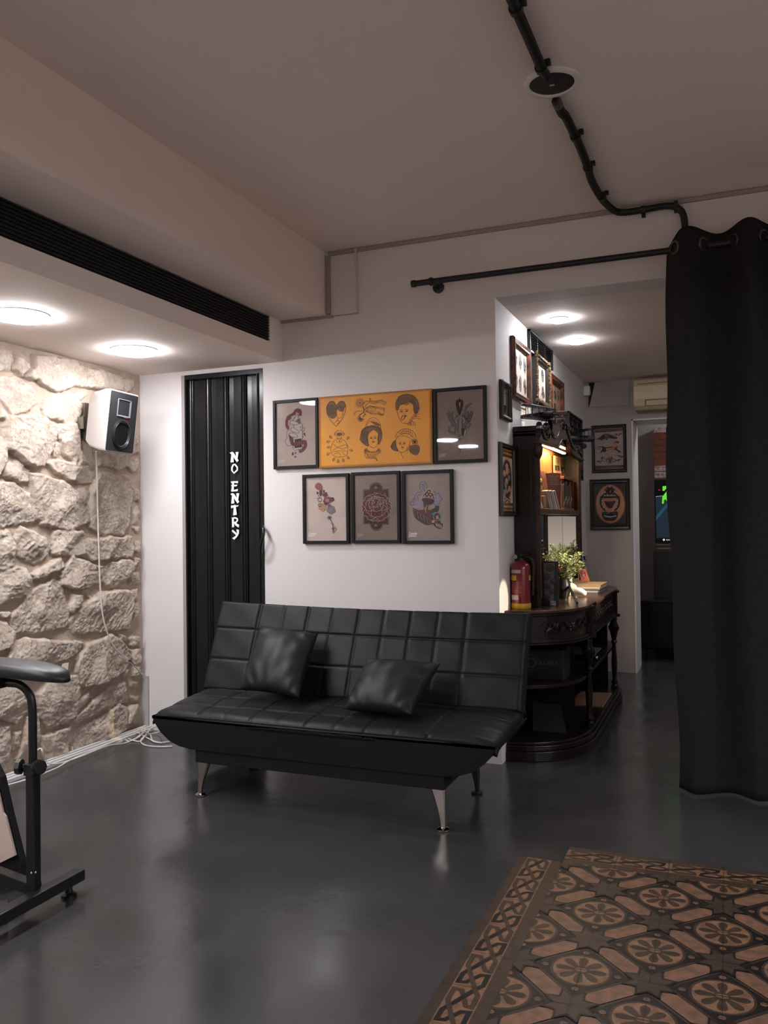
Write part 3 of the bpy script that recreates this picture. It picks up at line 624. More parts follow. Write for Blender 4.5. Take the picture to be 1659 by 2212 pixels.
# cables
xw = -3.595
C1 = [onX(208, 975, -3.50), onX(209, 1010, -3.57)]+[onX(px, py, xw) for px, py in ((211, 1100), (213, 1180), (217, 1280), (225, 1345), (245, 1395), (270, 1420), (292, 1440))]+[onX(308, 1458, XS+.05)]
M = MB(); M.tube(smooth_path(C1, 6), .0045, n=8); cb = M.build('speaker_cable', cable, None, 1); tag(cb, 'thin white cable hanging from the speaker down the stone wall', 'cable')
M = MB(); M.tube([onX(277, 1426, xw), onX(290, 1437, xw)], .0062, n=8); M.build('cable_joint', blackm, cb)
fl = lambda px, py, z=.006: tuple(onZ(px, py, z))
for k, (pts, lab) in enumerate((
    ([(292, 1582, .03), (306, 1572, .05), (313, 1576, .04), (300, 1592, .01), (280, 1601), (265, 1597), (240, 1605, .034), (200, 1621, .036), (150, 1643, .036), (120, 1660, .036), (60, 1683, .036), (0, 1700, .036)], 'white cable looped in the corner and run along the floor duct'),
    ([(293, 1580, .02), (320, 1595), (335, 1603), (352, 1604), (375, 1600, .006)], 'white cable lying straight across the coil in the corner'),
    ([(372, 1612), (345, 1613), (315, 1610), (304, 1602), (310, 1592), (325, 1586), (345, 1580, .02), (352, 1566, .08), (335, 1570, .06), (322, 1578, .03), (305, 1600), (290, 1600), (278, 1596)], 'white cable loop curling under the sofa end'),
    ([(350, 1605), (330, 1600), (326, 1590), (322, 1585, .02), (305, 1578, .05), (300, 1590, .01), (270, 1605), (230, 1612, .036), (180, 1632, .036), (140, 1646, .036), (110, 1650, .05), (98, 1640, .08), (92, 1625, .13), (88, 1617, .15), (80, 1622, .14), (74, 1640, .10)], 'white cable rising and dipping behind the armrest post'))):
    P = [onZ(p[0], p[1], (p[2] if len(p) > 2 else .006)) for p in pts]
    P = [Vector((max(p.x, XS+.055), min(p.y, Y0-.02), p.z)) for p in P]
    M = MB(); M.tube(smooth_path(P, 6), .0042, n=8); tag(M.build('loose_cable', cable, None, 1), lab, 'cable', 'loose white cables on the floor')
# scrap of pale paper tucked in the stones
M = MB(); p = [onX(a, b, -3.598) for a, b in ((134, 1434), (148, 1431), (146, 1448), (142, 1460), (131, 1452))]; M.prism(p, Vector((.002, 0, 0)))
tag(M.build('paper_scrap', mat('paper_cream', (236, 226, 200), .6)), 'pale cream paper scrap stuck in the stone wall above the armrest pad', 'paper')

# ------------------------------------------------------------------ ceiling speaker and conduit
cs = Vector((-.585, 3.155, ZC)); t = thing('ceiling_speaker', cs, 'round ceiling speaker with white rim and black grille', 'speaker')
M = MB(); M.lathe(cs, [(.108, 0), (.108, -.006), (.103, -.010), (.088, -.012), (.084, -.008), (.084, 0)], n=48); M.build('speaker_rim', white, t, 1)
M = MB(); M.lathe(cs, [(.084, -.006), (.07, -.010), (.0001, -.012)], n=48); M.build('speaker_grille', mat('grille_black', (28, 27, 27), .6, bump=.4, bscale=900), t, 1)
M = MB(); M.box((cs.x-.009, cs.y-.004, ZC-.0135), (cs.x+.009, cs.y+.006, ZC-.012)); M.build('badge', mat('badge_beige', (190, 170, 155), .5), t)
zc = ZC-.024
path1 = [(-.600, 1.9, zc), (-.596, 2.61, zc), (-.594, 2.80, zc), (-.592, 3.00, zc), (-.590, 3.075, zc+.006)]
path2 = [(-.590, 3.262, zc+.006), (-.586, 3.36, zc)]+[tuple(onZ(a, b, zc)) for a, b in ((1222, 252), (1243, 295), (1258, 330), (1270, 362), (1278, 390), (1297, 425))]
path2 += [(-.545, 4.44, zc), (-.515, Y0-.045, zc-.004), (-.47, Y0-.026, zc-.010), (-.38, Y0-.024, zc-.010), (-.26, Y0-.024, zc-.008), (-.205, Y0-.024, zc-.03), (-.178, Y0-.024, zc-.08), (-.172, Y0-.024, zc-.2), (-.172, Y0-.024, 2.66)]
t = thing('conduit_pipe', (-.58, 3.6, zc), 'black corrugated cable conduit snaking over the ceiling and down behind the curtain', 'pipe')
def corr(pts, n=4):
    P = smooth_path(pts, 10); Q = []; R = []; L = 0
    for i in range(len(P)-1):
        d = (P[i+1]-P[i]).length; k = max(1, int(d/.0045))
        for j in range(k): Q.append(P[i].lerp(P[i+1], j/k)); R.append(.0185 if (len(R) % 2) else .0162)
    return Q, R
for pts, nm in ((path1, 'conduit_section'), (path2, 'conduit_section')):
    Q, R = corr(pts); M = MB(); M.tube(Q, R, n=12); M.build(nm, mat('conduit_black', (27, 27, 28), .45, .4), t, 2)
M = MB(); M.tube([(-.589, 3.262, zc+.006), (-.587, 3.31, zc+.003)], .0175, n=12)
for q in range(5): M.tube([(-.589, 3.268+q*.009, zc+.004), (-.589, 3.272+q*.009, zc+.004)], .0195, n=12)
M.build('foil_sleeve', mat('sleeve_grey', (96, 86, 80), .4), t, 1)
for (a, b, c_) in ((-.594, 3.0, 0), (-.597, 2.62, 0), (*onZ(1243, 295, zc).xy, 0), (*onZ(1270, 362, zc).xy, 0), (*onZ(1300, 425, zc).xy, 0)):
    M = MB(); M.lathe((a, b-.012, zc), [(.0225, 0), (.0225, .024)], n=14, axis=(0, 1, 0)); M.box((a+.014, b-.012, zc+.008), (a+.034, b+.012, ZC)); M.build('pipe_clip', black, t)
for a in (-.378, -.215):
    M = MB(); M.lathe((a-.010, Y0-.024, zc-.010), [(.0225, 0), (.0225, .02)], n=14, axis=(1, 0, 0)); M.box((a-.010, Y0-.02, zc-.045), (a+.010, Y0, zc-.012)); M.build('pipe_clip', black, t)

# ------------------------------------------------------------------ curtain rod and curtain
YR = 4.45; ZR = 2.722
t = thing('curtain_rod', (-.2, YR, ZR), 'black metal curtain rod on brackets across the top of the opening', 'curtain rod')
M = MB(); M.tube([(-1.60, YR, ZR), (2.9, YR, ZR)], .0165, n=16); M.build('rod', black, t, 1)
M = MB(); M.lathe((-1.64, YR, ZR), [(.0001, 0), (.020, .001), (.021, .022), (.017, .024), (.017, .045)], n=20, axis=(1, 0, 0)); M.build('end_cap', black, t, 1)
for bx in (-1.522, 1.3):
    M = MB(); M.tube([(bx, YR, ZR), (bx, Y0-.006, ZR)], .009); M.lathe((bx, Y0, ZR), [(.034, 0), (.034, -.008), (.02, -.012)], n=20, axis=(0, 1, 0)); M.lathe((bx-.008, YR, ZR), [(.023, 0), (.023, .016)], n=18, axis=(1, 0, 0)); M.build('bracket', black, t, 1)
t = thing('curtain', (.4, 4.41, 0), 'floor-length black eyelet curtain drawn over the right side of the opening', 'curtain')
def cy(x, z):
    f = 2*PI*(x+.150)/.272
    return 4.412-.055*math.cos(f)*(1-.25*max(0, 1-z/2.7)) + .006*math.sin(x*41+z*2.2)
def cx(x, z):
    e = max(0, 1-(x+.262)/.1)
    return x+e*(.012*math.sin(z*2.3+1.0)+.006*math.sin(z*7)+.012*(2.3-z)/2.3-.006)
def ctop(x):
    return 2.792+.012*math.cos(2*PI*(x+.150)/.272)-.05*max(0, 1-(x+.262)/.07)**1.5
M = MB()
def CP(u, v):
    x = -.262+u*1.47; zt = ctop(x); z = .012+(zt-.012)*v; return (cx(x, z), cy(x, z), z)
M.grid(CP, 240, 60)
c = M.build('curtain_cloth', cloth, t, 3); md = c.modifiers.new('thick', 'SOLIDIFY'); md.thickness = .004
for k in range(11):
    x = -.150+.068+.136*(k-1); f = 2*PI*(x+.150)/.272; s_ = 1 if math.sin(f) > 0 else -1
    ax = Vector((.055*2*PI/.272*s_*1.0, -1, 0)).normalized()
    M = MB(); M.lathe((x, cy(x, 2.7), ZR), [(.026, -.005), (.034, -.004), (.036, 0), (.034, .004), (.026, .005), (.026, -.005)], n=24, axis=tuple(ax)); M.build('eyelet_ring', mat('eyelet_steel', (120, 116, 114), .3, .5, 1.), t, 1)
# ------------------------------------------------------------------ framed posters on the back wall
frame_black = mat('frame_black', (26, 26, 27), .45, .18)
INK = mat('ink_black', (40, 30, 28), .6); INK2 = mat('ink_dark', (48, 34, 33), .6); MAR = mat('ink_maroon', (122, 58, 60), .6); MAR2 = mat('ink_deep_maroon', (86, 38, 42), .6)
PALE = mat('ink_pale', (216, 204, 198), .6); GR = mat('ink_grey', (128, 118, 114), .6); VIO = mat('ink_violet', (132, 124, 150), .6); GOLD = mat('ink_gold', (196, 142, 92), .6)
TEAL = mat('ink_teal', (106, 132, 136), .6); PINK = mat('ink_pink', (184, 122, 128), .6); WHT = mat('ink_white', (236, 230, 226), .6); ORG = mat('ink_tan', (196, 138, 104), .6)
PM = [INK, INK2, MAR, MAR2, PALE, GR, VIO, GOLD, TEAL, PINK, WHT, ORG, mat('ink_umber', (112, 76, 34), .6)]
iK, iK2, iM, iM2, iP, iG, iV, iO, iT, iR, iW, iA = range(1, 13); iB = 13
def paperm(name, c): return mat(name, c, .7, .2, var=.05, vscale=9)
def poster(corners, quad, paper, draw, label, group, fw=.0185, depth=.024, name='framed_poster', glass=True):
    """corners: outline traced in photo pixels (TL TR BR BL)"""
    P = [onY(a, b, Y0-depth) for a, b in corners]
    x0, x1 = (P[0].x+P[3].x)/2, (P[1].x+P[2].x)/2; zt, zb = (P[0].z+P[1].z)/2, (P[2].z+P[3].z)/2
    t = thing(name, ((x0+x1)/2, Y0, zb), label, 'poster', group)
    M = MB(); ya, yb = Y0-depth, Y0-.001
    M.box((x0, ya, zb), (x0+fw, yb, zt)); M.box((x1-fw, ya, zb), (x1, yb, zt)); M.box((x0+fw, ya, zt-fw), (x1-fw, yb, zt)); M.box((x0+fw, ya, zb), (x1-fw, yb, zb+fw))
    M.build('frame', frame_black, t, 0, .0015)
    A = Art((x0+fw, Y0-.010, zt-fw), (x1-x0-2*fw, 0, 0), (0, 0, -(zt-zb-2*fw)), (0, -1, 0), quad)
    A.fill([(0, 0), (1, 0), (1, 1), (0, 1)], 0, 0, raw=True)
    draw(A); A.build('print', [paper]+PM, t)
    if glass:
        G = MB(); G.add([(x0+fw, Y0-.0205, zb+fw), (x1-fw, Y0-.0205, zb+fw), (x1-fw, Y0-.0205, zt-fw), (x0+fw, Y0-.0205, zt-fw)], [(0, 1, 2, 3)]); G.build('glass_pane', glassm, t)
    return t
def z5(*c): return [(570+c[i]/3.13, 800+c[i+1]/3.13) for i in range(0, len(c), 2)]
def logo(A, x, y, s):
    for d in (0, s*.05):
        A.text('Trendy', x+d, y, s, iW, 4, .9); A.text('gravure', x+d, y+s*.72, s*.92, iW, 4, .8)
    A.line([(x-s*.1, y+s*.1), (x+s*2.2, y+s*.02)], s*.08, iW, 4, sm=False)
# -- A: hand holding a can, red smoke
def drawA(A):
    A.line([(345, 690), (305, 640), (303, 560), (335, 500), (395, 465), (420, 425), (455, 410), (488, 440), (482, 495)], 40, iM, 1)
    A.disc(330, 520, 34, 34, iM, 1); A.disc(400, 462, 26, 24, iM, 1); A.disc(466, 425, 34, 32, iM, 1)
    A.line([(352, 740), (365, 820), (390, 890), (450, 900), (520, 865), (560, 880), (560, 930), (520, 985), (475, 1000)], 46, iM, 3)
    A.disc(545, 870, 36, 34, iM, 3); A.disc(505, 992, 26, 20, iM, 3); A.disc(545, 955, 25, 24, iM, 3)
    for x, y, a, b in ((392, 1032, 14, 24), (431, 1020, 10, 15), (427, 1076, 13, 13), (545, 752, 14, 17), (556, 772, 9, 10), (530, 795, 7, 7)): A.disc(x, y, a, b, iM, 2)
    A.fill([400, 605, 515, 605, 525, 955, 420, 985, 395, 955], iP, 2); A.line([400, 605, 515, 605, 525, 955, 420, 985, 395, 955], 6, iK, 5, sm=False, close=True)
    A.fill([415, 828, 508, 815, 515, 940, 415, 952], iK2, 2); A.fill([430, 860, 500, 850, 500, 900, 430, 915], iM, 3)
    A.line([385, 560, 445, 470, 462, 520, 470, 560], 6, iK, 5); A.blob([410, 555, 442, 478, 462, 540, 470, 570], iP, 2)
    A.fill([440, 545, 480, 545, 495, 603, 405, 603], iG, 4); A.line([440, 545, 480, 545, 495, 603], 4, iK, 5, sm=False)
    for q in ([345, 600, 360, 560, 455, 588, 462, 612, 400, 622], [350, 690, 385, 660, 460, 705, 470, 742, 400, 725], [330, 745, 390, 735, 450, 775, 445, 800, 370, 790]):
        A.blob(q, iP, 6); A.line(q, 5, iK, 7, close=True)
    A.blob([345, 570, 355, 680, 325, 740, 320, 830, 350, 900, 385, 905, 320, 915, 285, 850, 310, 800, 298, 740, 330, 690], iP, 3)
    A.line([350, 570, 340, 640, 330, 690, 298, 735, 310, 800, 286, 855, 320, 915, 385, 908], 5, iK, 7)
    A.line([(520, 660), (548, 665), (545, 700), (525, 720)], 5, iK, 5); A.text('V', 478, 672, 46, iK, 5); A.text('X', 480, 715, 46, iK, 5)
    for x, y, q, z in ((435, 445, 6, 0), (470, 455, 8, 0), (300, 690, 8, 0), (485, 540, 10, 1)): A.disc(x, y, q/2, q/2, iK, 5)
    logo(A, 192, 1130, 36)
# -- B: long heart with chained hands
def drawB(A):
    A.blob([1185, 478, 1150, 400, 1135, 310, 1145, 268, 1165, 265, 1183, 330, 1203, 265, 1225, 268, 1230, 310, 1210, 400], iM2, 2)
    A.line([1185, 478, 1150, 400, 1135, 310, 1145, 266, 1165, 265, 1183, 300, 1203, 263, 1225, 268, 1230, 310, 1210, 400], 5, iK, 3, close=True)
    A.fill([1172, 285, 1185, 375, 1198, 285, 1185, 310], iP, 3)
    A.line([(1190, 195), (1186, 220), (1180, 235)], 4, iK, 4); A.blob([1180, 232, 1168, 262, 1180, 295, 1193, 260], iK, 4); A.disc(1184, 520, 4, 9, iK, 2)
    hand = [1172, 560, 1165, 500, 1150, 465, 1120, 505, 1108, 530, 1090, 480, 1092, 430, 1080, 430, 1072, 480, 1045, 422, 1036, 430, 1050, 490, 1014, 436, 1018, 450, 1045, 530, 1085, 590, 1118, 630, 1122, 690, 1160, 690]
    for mir in (0, 1):
        q = [(2372-hand[i] if mir else hand[i], hand[i+1]) for i in range(0, len(hand), 2)]
        if mir: q = [(x+10, y-10) for x, y in q]
        A.blob(q, iG, 2); A.line(q, 4.5, iK, 4, close=True)
        s = (lambda x: 2382-x) if mir else (lambda x: x)
        A.line([(s(1100), 520), (s(1125), 570), (s(1155), 590)], 5, iK, 4); A.line([(s(1165), 500), (s(1130), 540), (s(1150), 580)], 8, iP, 3)
        A.line([(s(1072), 480), (s(1088), 540)], 4, iK, 4)
    A.fill([1210, 640, 1255, 650, 1240, 750, 1210, 745], iK2, 5); A.blob([1240, 660, 1268, 670, 1262, 730, 1235, 765], iP, 4); A.line([1240, 660, 1268, 670, 1262, 730, 1235, 765], 4, iK, 6, close=True)
    A.fill([1130, 690, 1158, 690, 1162, 740, 1135, 735], iP, 4); A.line([(1130, 690), (1135, 735), (1162, 740), (1158, 690)], 4, iK, 5, sm=False)
    ch = [(1330, 316), (1300, 338), (1275, 362), (1258, 405), (1265, 440), (1262, 480), (1275, 515)]
    ch2 = [(1310, 550), (1325, 595), (1305, 630), (1270, 635)]; ch3 = [(1085, 608), (1048, 640), (1040, 680), (1070, 700), (1110, 710), (1150, 718), (1182, 745), (1190, 790)]
    for c in (ch, ch2, ch3):
        for i, (x, y) in enumerate(c): A.ring(x, y, 15, 9 if i % 2 == 0 else 13, 6, iK, 5, rot=i*.9)
    A.line([(1188, 805), (1188, 860)], 3, iK, 4, sm=False); A.fill([1188, 860, 1193, 912, 1212, 920, 1193, 930, 1188, 985, 1183, 930, 1163, 920, 1183, 912], iK, 4)
    logo(A, 908, 1005, 36)
# -- C: falling flowers
def drawC(A):
    A.blob([172, 240, 180, 205, 210, 190, 240, 208, 252, 250, 240, 300, 232, 322, 218, 312, 218, 272, 200, 265], iM, 2); A.blob([218, 270, 240, 268, 250, 290, 240, 326, 222, 325], iK2, 3)
    A.disc(200, 296, 11, 15, iK2, 2); A.disc(208, 325, 6, 6, iK2, 2); A.disc(263, 275, 12, 12, iK2, 2)
    A.line([200, 345, 208, 375, 240, 380, 236, 340, 225, 355, 218, 335, 212, 358], 5, iM2, 3, close=True); A.line([(205, 388), (240, 385)], 4, iM2, 3)
    def rose(x, y, r, c1, c2):
        for k in range(5):
            a = k*1.26+.3; A.disc(x+r*.5*math.cos(a), y+r*.5*math.sin(a), r*.55, r*.5, c1, 3, rot=a); A.ring(x+r*.5*math.cos(a), y+r*.5*math.sin(a), r*.55, r*.5, 3, iK, 4, rot=a)
        A.disc(x, y, r*.45, r*.4, c2, 5); A.ring(x, y, r*.28, r*.22, 3, iK, 6)
    rose(277, 312, 27, iM, iM2); rose(300, 372, 40, iM, iR); rose(348, 360, 22, iM2, iM); rose(255, 442, 40, iA, iO); rose(225, 420, 18, iA, iP); rose(340, 468, 42, iG, iV); rose(322, 425, 20, iR, iM)
    rose(325, 548, 20, iV, iK2); rose(290, 400, 22, iM, iM2)
    A.line([(330, 560), (352, 600), (362, 640), (370, 690)], 8, iK2, 3); A.line([(345, 580), (370, 620), (385, 660)], 6, iO, 3)
    A.line([(352, 690), (372, 700), (392, 660), (378, 650), (366, 668), (350, 650), (368, 712)], 4, iK, 4); A.line([(335, 600), (350, 612)], 4, iK, 4)
    logo(A, 115, 722, 30)
# -- D: peony on a plaque
def drawD(A):
    pl = [655, 260, 716, 260, 722, 225, 748, 198, 786, 190, 822, 200, 846, 226, 854, 256, 912, 256, 914, 622, 856, 622, 846, 656, 822, 680, 788, 688, 752, 678, 732, 652, 724, 620, 660, 618]
    A.fill(pl, iK, 1); c = (785, 438); q = [(c[0]+(pl[i]-c[0])*.94, c[1]+(pl[i+1]-c[1])*.955) for i in range(0, len(pl), 2)]
    A.line(q, 5, iO, 2, sm=False, close=True); q2 = [(c[0]+(x-c[0])*.93, c[1]+(y-c[1])*.94) for x, y in q]; A.fill(q2, iM2, 2)
    for yy in (242, 632):
        A.fill([(784+(22 if k % 2 == 0 else 9)*math.sin(k*PI/5), yy-(22 if k % 2 == 0 else 9)*math.cos(k*PI/5)) for k in range(10)], iA, 4)
    def petal(x, y, a, L, W, l, col=iM):
        ca, sa = math.cos(a), math.sin(a); pts = [(0, -.12), (.35, -.5), (.78, -.52), (.96, -.24), (.90, 0), (.97, .22), (.80, .5), (.35, .5), (0, .12)]
        q = [(x+L*u*ca-W*v*sa, y+L*u*sa+W*v*ca) for u, v in pts]
        A.blob(q, col, l); A.line(q, 4.5, iP, l+1, close=True)
        A.line([(x+L*.3*ca, y+L*.3*sa), (x+L*.8*ca, y+L*.8*sa)], 5, iM2, l+1, sm=False)
    for k in range(9): petal(790, 445, k*2*PI/9+.25, 152, 120, 5+(k % 2)*2)
    for k in range(7): petal(790, 440, k*2*PI/7+.6, 112, 100, 10+(k % 2)*2)
    for k in range(6): petal(790, 415, k*2*PI/6+.2, 76, 72, 15+(k % 2)*2)
    for k in range(5): petal(792, 400, k*2*PI/5+.9, 46, 46, 20+(k % 2)*2)
    A.disc(792, 398, 12, 12, iM2, 25)
    for x, y in ((658, 465), (872, 312), (862, 565)): A.disc(x, y, 14, 14, iO, 4); A.ring(x, y, 8, 8, 4, iK, 5)
    logo(A, 600, 735, 22)
# -- E: mushroom steam train
def drawE(A):
    A.line([1200, 380, 1185, 335, 1205, 305, 1245, 300, 1262, 280, 1235, 240, 1245, 195, 1275, 205, 1285, 250], 30, iK2, 1); A.line([1200, 380, 1185, 335, 1205, 305, 1245, 300, 1262, 280, 1235, 240, 1245, 195, 1275, 205, 1285, 250], 22, iV, 2)
    A.disc(1145, 405, 24, 22, iK2, 1); A.disc(1145, 405, 19, 17, iV, 2)
    for x, y, r in ((1395, 385, 34), (1405, 330, 26), (1430, 355, 20), (1372, 330, 14)): A.disc(x, y, r+4, r+3, iK2, 1); A.disc(x, y, r, r-1, iV, 2)
    for x, y in ((1162, 355), (1375, 290), (1412, 300), (1155, 372)): A.ring(x, y, 8, 8, 3, iK2, 2)
    A.blob([1145, 448, 1200, 468, 1300, 530, 1400, 570, 1455, 610, 1440, 668, 1380, 645, 1360, 620, 1300, 628, 1240, 600, 1170, 545], iK, 3)
    for k in range(6): A.line([(1160+k*32, 470+k*17), (1178+k*34, 545+k*18)], 5, iG, 4, sm=False)
    A.line([(1150, 455), (1240, 520), (1340, 575), (1440, 620)], 8, iM, 5)
    A.fill([1215, 470, 1335, 470, 1350, 560, 1240, 530], iM2, 4); A.fill([1330, 470, 1400, 440, 1420, 520, 1345, 560], iK2, 4); A.line([1330, 470, 1400, 440, 1420, 520], 5, iO, 5)
    A.fill([1260, 400, 1320, 390, 1300, 500, 1270, 510], iK2, 5); A.line([(1275, 440), (1290, 500)], 8, iA, 6); A.line([(1300, 420), (1285, 470)], 6, iO, 6)
    A.blob([1238, 352, 1270, 300, 1322, 256, 1362, 300, 1380, 362, 1340, 345, 1290, 342, 1250, 360], iM2, 6); A.line([1238, 355, 1285, 342, 1340, 348, 1378, 368], 7, iR, 7); A.line([1238, 352, 1270, 300, 1322, 256, 1362, 300, 1380, 362], 4, iP, 7)
    A.blob([1242, 358, 1290, 348, 1375, 366, 1350, 410, 1320, 420, 1275, 415], iK, 5)
    for x, y in ((1318, 285), (1300, 310), (1335, 312), (1278, 328), (1352, 338), (1318, 332), (1342, 290), (1262, 340)): A.disc(x, y, 5, 5, iW, 8)
    A.blob([1165, 430, 1185, 382, 1215, 375, 1250, 415, 1225, 432], iV, 4); A.line([1165, 430, 1205, 440, 1250, 418], 6, iR, 5); A.fill([1195, 435, 1225, 435, 1222, 470, 1200, 468], iG, 4)
    A.disc(1400, 540, 40, 46, iK, 6); A.ring(1400, 540, 36, 42, 8, iT, 7); A.disc(1405, 548, 26, 32, iK2, 7)
    for k in range(9): A.disc(1405+13*math.cos(k*.7)*(.5+.5*(k % 2)), 548+18*math.sin(k*.7)*(.5+.5*(k % 2)), 6, 6, iR, 8)
    A.line([(1345, 520), (1380, 500), (1430, 500)], 8, iT, 6); A.disc(1362, 590, 15, 15, iO, 6); A.disc(1448, 600, 9, 9, iO, 6)
    A.fill([1382, 420, 1425, 430, 1415, 480, 1385, 478], iK2, 6); A.line([1378, 422, 1425, 428], 8, iT, 7, sm=False)
    for k in range(5): A.line([(1385+k*14, 605+k*5), (1395+k*13, 640+k*5)], 4, iP, 6, sm=False)
    logo(A, 1108, 722, 34)
GB = 'black framed tattoo prints on the white wall'  # paper tones differ: dulling by reflecting glass is put into their colour
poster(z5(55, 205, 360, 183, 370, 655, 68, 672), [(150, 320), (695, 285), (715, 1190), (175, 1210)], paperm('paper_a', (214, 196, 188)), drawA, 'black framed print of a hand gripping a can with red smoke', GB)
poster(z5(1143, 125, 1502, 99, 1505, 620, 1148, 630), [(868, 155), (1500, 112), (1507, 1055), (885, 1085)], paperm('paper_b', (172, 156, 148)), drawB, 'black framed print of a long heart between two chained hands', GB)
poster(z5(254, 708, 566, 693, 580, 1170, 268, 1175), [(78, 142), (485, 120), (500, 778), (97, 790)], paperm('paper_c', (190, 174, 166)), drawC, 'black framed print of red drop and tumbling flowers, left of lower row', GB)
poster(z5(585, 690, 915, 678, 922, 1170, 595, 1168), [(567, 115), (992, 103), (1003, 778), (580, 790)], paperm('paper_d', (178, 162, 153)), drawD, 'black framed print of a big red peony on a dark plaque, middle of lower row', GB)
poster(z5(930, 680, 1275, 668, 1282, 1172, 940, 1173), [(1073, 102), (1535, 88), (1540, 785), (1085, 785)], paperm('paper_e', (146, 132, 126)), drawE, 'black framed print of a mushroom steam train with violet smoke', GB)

# -- yellow flash sheet
def face(A, x, y, r, tilt=0, eyes=1):
    ca, sa = math.cos(tilt), math.sin(tilt); T = lambda u, v: (x+r*(u*ca-v*sa), y+r*(u*sa+v*ca))
    for s in (-1, 1):
        A.line([T(s*.18, -.12), T(s*.36, -.24), T(s*.56, -.12), T(s*.36, -.04), T(s*.18, -.12)], 2.2, iK); A.disc(*T(s*.37, -.13), r*.07, r*.08, iK, 3); A.line([T(s*.12, -.34), T(s*.38, -.46), T(s*.64, -.30)], 2.4, iK)
    A.line([T(.04, -.1), T(-.02, .2), T(-.10, .34), T(.06, .38)], 2, iK); A.line([T(-.22, .60), T(-.06, .54), T(.04, .58), T(.14, .54), T(.28, .60), T(.04, .72), T(-.22, .60)], 2.2, iK); A.line([T(-.2, .61), T(.28, .61)], 2, iK, sm=False)
def hatch(A, pts, n, L, ang, w=1.8):
    P = A.spl(pts, 6)
    for i in range(n):
        x, y = P[int(i*(len(P)-1)/max(1, n-1))]; a = ang(i/n) if callable(ang) else ang
        A.line([(x, y), (x+L*math.cos(a), y+L*math.sin(a))], w, iK, sm=False)
def drawY(A):
    q = [(0, 0), (1, 0), (1, 1), (0, 1)]
    def rl(m, w):
        H = 1.0; a = m
        A.add([A.P(u, v, 2) for u, v in ((a, a*1.6), (1-a, a*1.6), (1-a, 1-a*1.6), (a, 1-a*1.6), (a+w, a*1.6+w*1.6), (1-a-w, a*1.6+w*1.6), (1-a-w, 1-a*1.6-w*1.6), (a+w, 1-a*1.6-w*1.6))],
              [(0, 1, 5, 4), (1, 2, 6, 5), (2, 3, 7, 6), (3, 0, 4, 7)], iK)
    rl(-.015, .0045); rl(-.004, .0022)
    # heart with profile
    H = [497, 378, 455, 335, 430, 285, 430, 240, 450, 210, 478, 208, 497, 232, 520, 208, 548, 208, 563, 240, 556, 290, 530, 340]
    A.line(H, 3, iK, close=True)
    A.blob([430, 240, 450, 212, 478, 211, 496, 234, 520, 211, 545, 211, 560, 240, 545, 250, 515, 245, 500, 268, 498, 300, 480, 322, 455, 318, 435, 290], iB, 1); A.line([430, 240, 450, 212, 478, 211, 496, 234, 520, 211, 545, 211, 560, 240, 545, 250, 515, 245, 500, 268, 498, 300, 480, 322, 455, 318, 435, 290], 2.4, iK, 4, close=True)
    for k in range(9): A.line([(440+k*5, 228+abs(k-4)*2), (437+k*7, 260), (450+k*5, 300)], 1.8, iK, 3)
    A.blob([498, 250, 530, 235, 548, 255, 535, 275, 515, 268], iB, 2); A.line([498, 250, 530, 235, 548, 255, 535, 275, 515, 268], 2.4, iK, 4, close=True); A.line([(528, 245), (533, 262), (548, 288), (538, 293), (540, 305), (532, 318), (512, 322)], 2.4, iK); A.line([(515, 270), (530, 268)], 3, iK)
    A.line([(500, 300), (508, 330), (490, 350), (480, 358)], 2.2, iK); A.line([(495, 345), (512, 338), (520, 350), (505, 362)], 2.5, iK); A.ring(556, 268, 6, 8, 2, iK)
    # dragon
    A.ring(660, 216, 12, 12, 2.5, iK); A.disc(660, 216, 5, 5, iK, 3)
    for k in range(22): a = k*2*PI/22; A.line([(660+16*math.cos(a), 216+16*math.sin(a)), (660+(30 if k % 2 else 38)*math.cos(a+.15), 216+(30 if k % 2 else 40)*math.sin(a+.15))], 2.4, iK, sm=False)
    A.line([(680, 230), (700, 205), (735, 200), (722, 182), (738, 190)], 2.6, iK); A.line([(690, 250), (720, 215), (760, 222), (790, 212), (830, 230)], 3, iK); A.line([(690, 262), (730, 240), (770, 250), (830, 262)], 3, iK)
    hatch(A, [(720, 208), (760, 215), (800, 205), (832, 225)], 22, 18, -.9, 2); hatch(A, [(700, 262), (740, 285), (780, 285), (815, 290)], 22, 14, 1.2, 2); hatch(A, [(720, 232), (770, 240), (825, 248)], 18, 16, .5, 1.8)
    for r in (10, 20, 30): A.ring(735, 262, r*1.2, r*.75, 2, iK)
    A.line([(680, 240), (690, 275), (660, 300), (665, 320)], 6, iK2); A.line([(690, 268), (640, 275), (622, 290), (630, 300)], 2.6, iK); A.line([(700, 290), (680, 315)], 5, iK2)
    for k in range(14): a = .2+k*.27; A.line([(668, 322), (668+26*math.cos(a), 322+26*math.sin(a))], 2.2, iK, sm=False)
    A.line([(780, 275), (800, 300), (815, 300), (828, 275), (818, 262)], 2.6, iK); A.line([(790, 270), (806, 298)], 2, iK); A.line([(700, 250), (715, 270), (690, 285), (705, 300)], 2.4, iK)
    # face with scaled hand, upper right
    A.blob([905, 262, 903, 215, 925, 170, 970, 153, 1015, 162, 1045, 195, 1055, 245, 1040, 290, 1022, 275, 1015, 225, 985, 205, 955, 222, 930, 232, 918, 262], iB, 1); A.line([905, 262, 903, 215, 925, 170, 970, 153, 1015, 162, 1045, 195, 1055, 245, 1040, 290, 1022, 275, 1015, 225, 985, 205, 955, 222, 930, 232, 918, 262], 2.4, iK, 4, close=True)
    for k in range(8): A.line([(925+k*14, 175-abs(k-3)*1), (918+k*15, 205), (915+k*14, 228)], 1.8, iK, 3)
